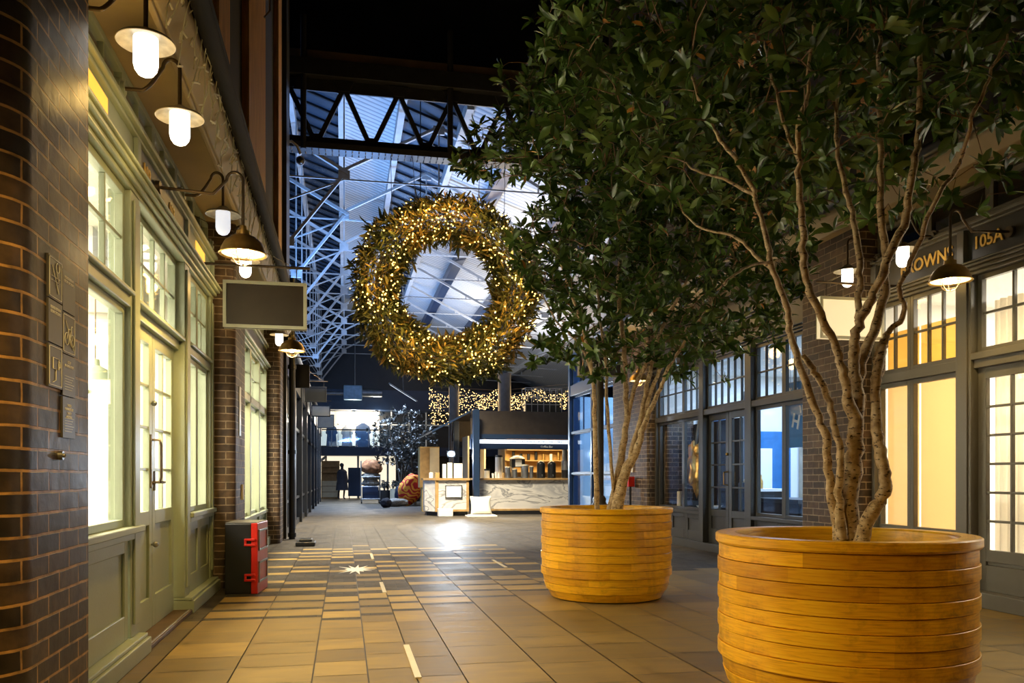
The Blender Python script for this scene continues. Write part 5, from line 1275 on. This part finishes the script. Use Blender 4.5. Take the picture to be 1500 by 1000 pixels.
for (cx, cz_, s, mt) in ((0,.85,(.36,.3,.2),GREYC),(.02,1.12,(.38,.32,.18),GREYC),(.05,1.48,(.42,.34,.34),RUST)):
    lump((cx,.35,cz_), s, cz_*3, mt, 'bundle', r)
# bean bag
m_, t_, b_ = nt('red_and_gold_zigzag_fabric'); tc = nd(t_, 'ShaderNodeTexCoord'); wv = nd(t_, 'ShaderNodeTexWave', bands_direction='Z'); wv.inputs['Scale'].default_value = 1.6; wv.inputs['Distortion'].default_value = 22; wv.inputs['Detail'].default_value = 2
t_.links.new(tc.outputs['Object'], wv.inputs[0]); t_.links.new(ramp(t_, wv.outputs[0], [(.2,(.45,.01,.01)),(.45,(.55,.03,.01)),(.5,(.85,.40,.03)),(.8,(.75,.32,.03))]), b_.inputs['Base Color']); b_.inputs['Roughness'].default_value = .8
c = G(602, 741); o = lump((0,0,.0), (.42,.38,.64), 5, m_, 'bean_bag', amp=.15); o.location = (c.x, c.y+.4, .60); o.rotation_euler = (0,.35,0); tag(o, 'red and gold zigzag patterned bean bag on the ground before the counter', 'bean bag')
for k, (px, py, s, mt, lab) in enumerate(((583,742,(.40,.25,.16),GREYC,'grey cloth bundle lying left of the patterned bean bag'),(587,739,(.22,.2,.42),NAVY,'dark upright bag behind the grey cloth bundle'),(566,744,(.20,.2,.18),DKCLOTH,'small dark bag on the ground right of the trolley'))):
    c = G(px, py); o = lump((0,0,0), s, 9+k, mt, 'cloth_bag'); o.location = (c.x, c.y+.2, s[2]*.95); tag(o, lab, 'bag', 'bags on the ground by the bean bag')
# clothes rail and shelves in the far shop
c = W(519, 731, 40.5); r = empty('blue_locker', (c.x, c.y, 0)); tag(r, 'blue wheeled cabinet beside the standing person', 'cabinet')
MB().box(-.3,.3,0,.4,.14,1.55).build('body', NAVY, r, bevel=.01); MB().box(-.27,-.01,-.02,0,.2,1.5).build('door', NAVY, r); MB().box(.01,.27,-.02,0,.2,1.5).build('door', NAVY, r)
for x in (-.24,.24): MB().tube([(x-.02,.2,.07),(x+.02,.2,.07)], .07, 10).build('wheel', BLACK, r)
c = W(484, 731, 41.0); r = empty('wooden_drawers', (c.x, c.y, 0)); tag(r, 'lit wooden drawer unit with goods on shelves at the far left', 'drawers')
MB().box(-.45,.45,0,.4,0,.95).box(-.45,.45,.3,.4,.95,1.9).box(-.45,.45,0,.3,1.3,1.33).box(-.45,.45,0,.3,1.6,1.63).build('body', WARMWOOD, r)
for z in (.08,.36,.64): MB().box(-.41,.41,-.02,0,z,z+.25).build('drawer', CREAMEN, r)

# standing person, dark coat
def person():
    c = G(501, 731.5); r = empty('person', (c.x, c.y, 0)); tag(r, 'person in a long dark coat standing at the far end of the walkway', 'person'); r.rotation_euler.z = .5
    V = [(0,0,.92),(0,0,1.12),(0,0,1.36),(0,0,1.46),(0,-.01,1.58),(.10,0,.86),(.11,-.03,.48),(.10,.02,.08),(.11,-.12,.04),(-.10,0,.86),(-.12,.06,.48),(-.13,.14,.10),(-.13,.02,.04),(.19,0,1.34),(.25,-.02,1.08),(.24,-.12,.88),(.235,-.15,.80),(-.19,0,1.34),(-.25,0,1.08),(-.26,-.06,.86),(-.26,-.09,.78),(0,-.01,1.66)]
    E = [(0,1),(1,2),(2,3),(3,4),(4,21),(0,5),(5,6),(6,7),(7,8),(0,9),(9,10),(10,11),(11,12),(2,13),(13,14),(14,15),(15,16),(2,17),(17,18),(18,19),(19,20)]
    R = [.15,.13,.15,.055,.085,.09,.062,.045,.04,.09,.062,.045,.04,.065,.05,.036,.035,.065,.05,.036,.035,.08]
    me = bpy.data.meshes.new('body'); me.from_pydata(V, E, []); o = bpy.data.objects.new('body', me); COL.objects.link(o); o.parent = r
    o.modifiers.new('skin', 'SKIN'); sv = me.skin_vertices[0].data
    for i, q in enumerate(R): sv[i].radius = (q, q*.8)
    sv[0].use_root = True
    md = o.modifiers.new('s', 'SUBSURF'); md.levels = 1; md.render_levels = 1
    me.materials.append(DKCLOTH)
    MB().lathe([(.30,.45),(.26,.8),(.21,1.05),(.24,1.33),(.17,1.42),(.07,1.47)], (0,0,0), 20).build('coat', DKCLOTH, r, smooth=True)
    MB().ico((0,.02,1.66), .105, 2, .95,1,1.05).build('hair', BLACK, r, smooth=True)
person()

# ---------------------------------------------------------------- things inside the right-hand shops
BLUEP = simple('bright_blue_panel', (.02,.16,.42), .4, var=.2)
def shop_goods():
    r = empty('shop_banner', (5.75, 9.42, 1.33)); tag(r, 'blue banner with white markings behind the near window of the dark shop', 'banner')
    MB().box(0,.03,0,.52,.15,1.0).build('cloth', BLUEP, r, bevel=.005); MB().tube([(.015,.1,1.0),(.015,.1,1.55)], .006, 6).tube([(.015,.42,1.0),(.015,.42,1.55)], .006, 6).tube([(.015,-.02,1.0),(.015,.54,1.0)], .012, 6).build('hanging_rail', STEEL, r)
    t_ = text('H', .26, WHITEL, r, (-.004, .26, .48), (math.pi/2, .25, -math.pi/2), bold=True)
    m = MB(); rd = random.Random(2)
    for k in range(9): a = rd.uniform(.08,.44); b = rd.uniform(.68,.95); m.tube([(-.003,a,b),(-.003,a+rd.uniform(-.08,.08),b+rd.uniform(-.12,.05))], .010, 5)
    m.build('brush_marks', WHITEL, r)
    r = empty('shop_desk', (6.15, 10.3, .02)); tag(r, 'dark desk standing inside the near window of the dark shop', 'desk')
    MB().box(0,.7,0,1.3,.70,.76).build('top', BLACK, r); MB().box(.02,.06,.02,1.28,.2,.70).build('modesty_panel', DKCLOTH, r)
    for y in (.05,1.25):
        for x in (.05,.65): MB().box(x-.03,x+.03,y-.03,y+.03,0,.70).build('leg', BLACK, r)
    r = empty('office_chair', (5.62, 10.55, .02)); tag(r, 'dark blue padded chair inside the dark shop, in front of the desk', 'chair')
    MB().box(-.05,.42,-.24,.24,.42,.50).build('seat', NAVY, r, bevel=.02); MB().box(-.12,-.05,-.25,.25,.50,1.0).build('backrest', NAVY, r, bevel=.02)
    for a in (-.2,.2):
        for b in (0,.38): MB().tube([(b,a,0),(b,a,.42)], .015, 8).build('leg', STEEL, r)
    r = empty('paper_lamp', (6.98, 10.6, 1.35)); tag(r, 'tall white lamp with an oval base inside the dark shop', 'lamp')
    lathe_obj('body', [(0,.45),(.05,.45),(.06,.2),(.13,.05),(.14,-.1),(.08,-.28),(0,-.32)], WHITEP, r); MB().tube([(0,0,-.32),(0,0,-1.33)], .02, 8).build('stem', STEEL, r); lathe_obj('foot', [(0,-1.30),(.12,-1.31),(.13,-1.33),(0,-1.33)], STEEL, r)
    for k, (x, y, z0, z1) in enumerate(((7.75,13.28,.4,2.3),(7.12,13.28,.5,1.9),(6.9,13.28,.02,2.6),(6.05,13.28,.6,2.2))):
        r = empty('wall_panel', (x, y, z0)); tag(r, '%s tall panel on the end wall inside the dark shop, counting from the right' % ['first','second','third','fourth'][k], 'panel', 'panels inside the dark shop')
        MB().box(0,.12 if k == 2 else .5,0,.04,0,z1-z0).build('board', NAVY if k == 2 else BLUEP, r); MB().box(.03,.10 if k == 2 else .3,-.01,0,.3,z1-z0-.3).build('print', WHITEL, r)
    r = empty('counter_unit', (6.3, 11.75, .02)); tag(r, 'low dark counter visible through the glazed double doors', 'counter'); MB().box(0,.5,0,1.48,0,.85).build('body', BLACK, r); MB().box(-.03,.53,-.03,1.51,.85,.89).build('top', WHITEP, r)
    for k in range(6):
        tag(MB().lathe([(0,.22),(.02,.22),(.02,.16),(.04,.12),(.04,0),(0,0)], (6.45, 11.9+.24*k, .91), 12).build('bottle', BLACK if k % 2 else BRASS, smooth=True), ['brass bottle nearest the window','second bottle, black','third bottle, brass','fourth bottle, black','fifth bottle, brass','sixth bottle, black, farthest back'][k]+' on the low shop counter', 'bottle', 'bottles on the low shop counter')
    # gold sculpture in the far window
    r = empty('gold_sculpture', (5.53, 12.30, .62)); tag(r, 'crumpled golden sculpture hanging in the left window of the dark shop', 'sculpture')
    GM = simple('crumpled_gold', (.80,.48,.14), .3, metal=.7, var=.4)
    o = lump((0,0,.62), (.12,.17,.36), 4, GM, 'gold_body', r, 4, .5); lump((.0,-.12,.9), (.07,.07,.10), 7, GM, 'gold_head', r, 3, .5)
    MB().box(-.10,.10,-.12,.12,-.60,.10).tube([(0,0,.1),(0,0,.3)], .02, 8).build('stand', BLACK, r); MB().tube([(0,0,.95),(0,-.08,1.2),(0,-.16,1.42),(0,-.18,2.2)], .022, 8).build('hanging_chain', STEEL, r, smooth=True)
    tag(MB().lathe([(0,.0),(.16,.01),(.2,.05),(.19,.05),(.15,.02),(0,.012)], (5.56,11.86,.60), 24).tube([(5.56,11.86,.02),(5.56,11.86,.61)], .03, 10).build('white_dish', WHITEP, smooth=True), 'round white dish under the golden sculpture', 'dish')
    tag(MB().tube([(5.44,12.72,.60),(5.44,12.72,.86)], .045, 14).build('pillar_candle', CREAMEN, smooth=True), 'cream pillar candle on the sill of the left dark window', 'candle')
    MB().box(5.9,5.95,11.5,13.3,.02,2.0).build('wall_interior_screen', MATTE, kind='structure')
    MB().box(5.42,5.9,13.2,13.3,.02,2.1).build('wall_interior_screen', BRICK2, kind='structure')
    # blue corner shop
    for k, (y, z, w_, h) in enumerate(((16.0,.9,.5,.7),(16.9,1.3,.45,.9),(17.7,.6,.6,.6),(18.2,1.5,.4,.9))):
        r = empty('display_board', (6.2+.2*(k % 2), y, z)); tag(r, ['low white display board near the brick pier inside the blue shop','tall blue display board in the middle of the blue shop','low white display board near the far end of the blue shop','high blue display board at the far end of the blue shop'][k], 'display', 'display boards inside the blue corner shop')
        MB().box(0,.05,0,w_,0,h).build('board', WHITEP if k % 2 == 0 else BLUEP, r); MB().box(-.01,0,.06,w_-.06,.1,h*.6).build('print', NAVY if k % 2 == 0 else WHITEL, r); MB().tube([(.025,w_/2,-z+.02),(.025,w_/2,0)], .015, 6).build('stand', STEEL, r)
shop_goods()
# red fire point and cast iron column by the farther right pier
r = empty('iron_column', (4.75, 14.9, 0)); tag(r, 'dark cast-iron column with a moulded base behind the farther tree', 'column')
lathe_obj('base', [(.0,0),(.20,0),(.20,.25),(.16,.30),(.19,.42),(.17,.55),(.12,.62),(.13,.68),(.09,.74),(0,.74)], GREY, r); MB().tube([(0,0,.70),(0,0,3.75)], .08, 16).build('shaft', GREY, r, smooth=True)
r = empty('fire_point', (5.06, 14.05, .0)); tag(r, 'small red box on a thin stand before the farther brick pier', 'call point')
MB().tube([(0,0,0),(0,0,.92)], .018, 8).build('stand', BLACK, r); MB().box(-.06,.06,-.07,.07,.92,1.10).build('box', RED, r, bevel=.008)
tag(MB().box(5.12,5.135,14.1,14.24,1.18,1.5).build('wall_notice', WHITEP), 'small white notice on the farther right brick pier', 'notice')
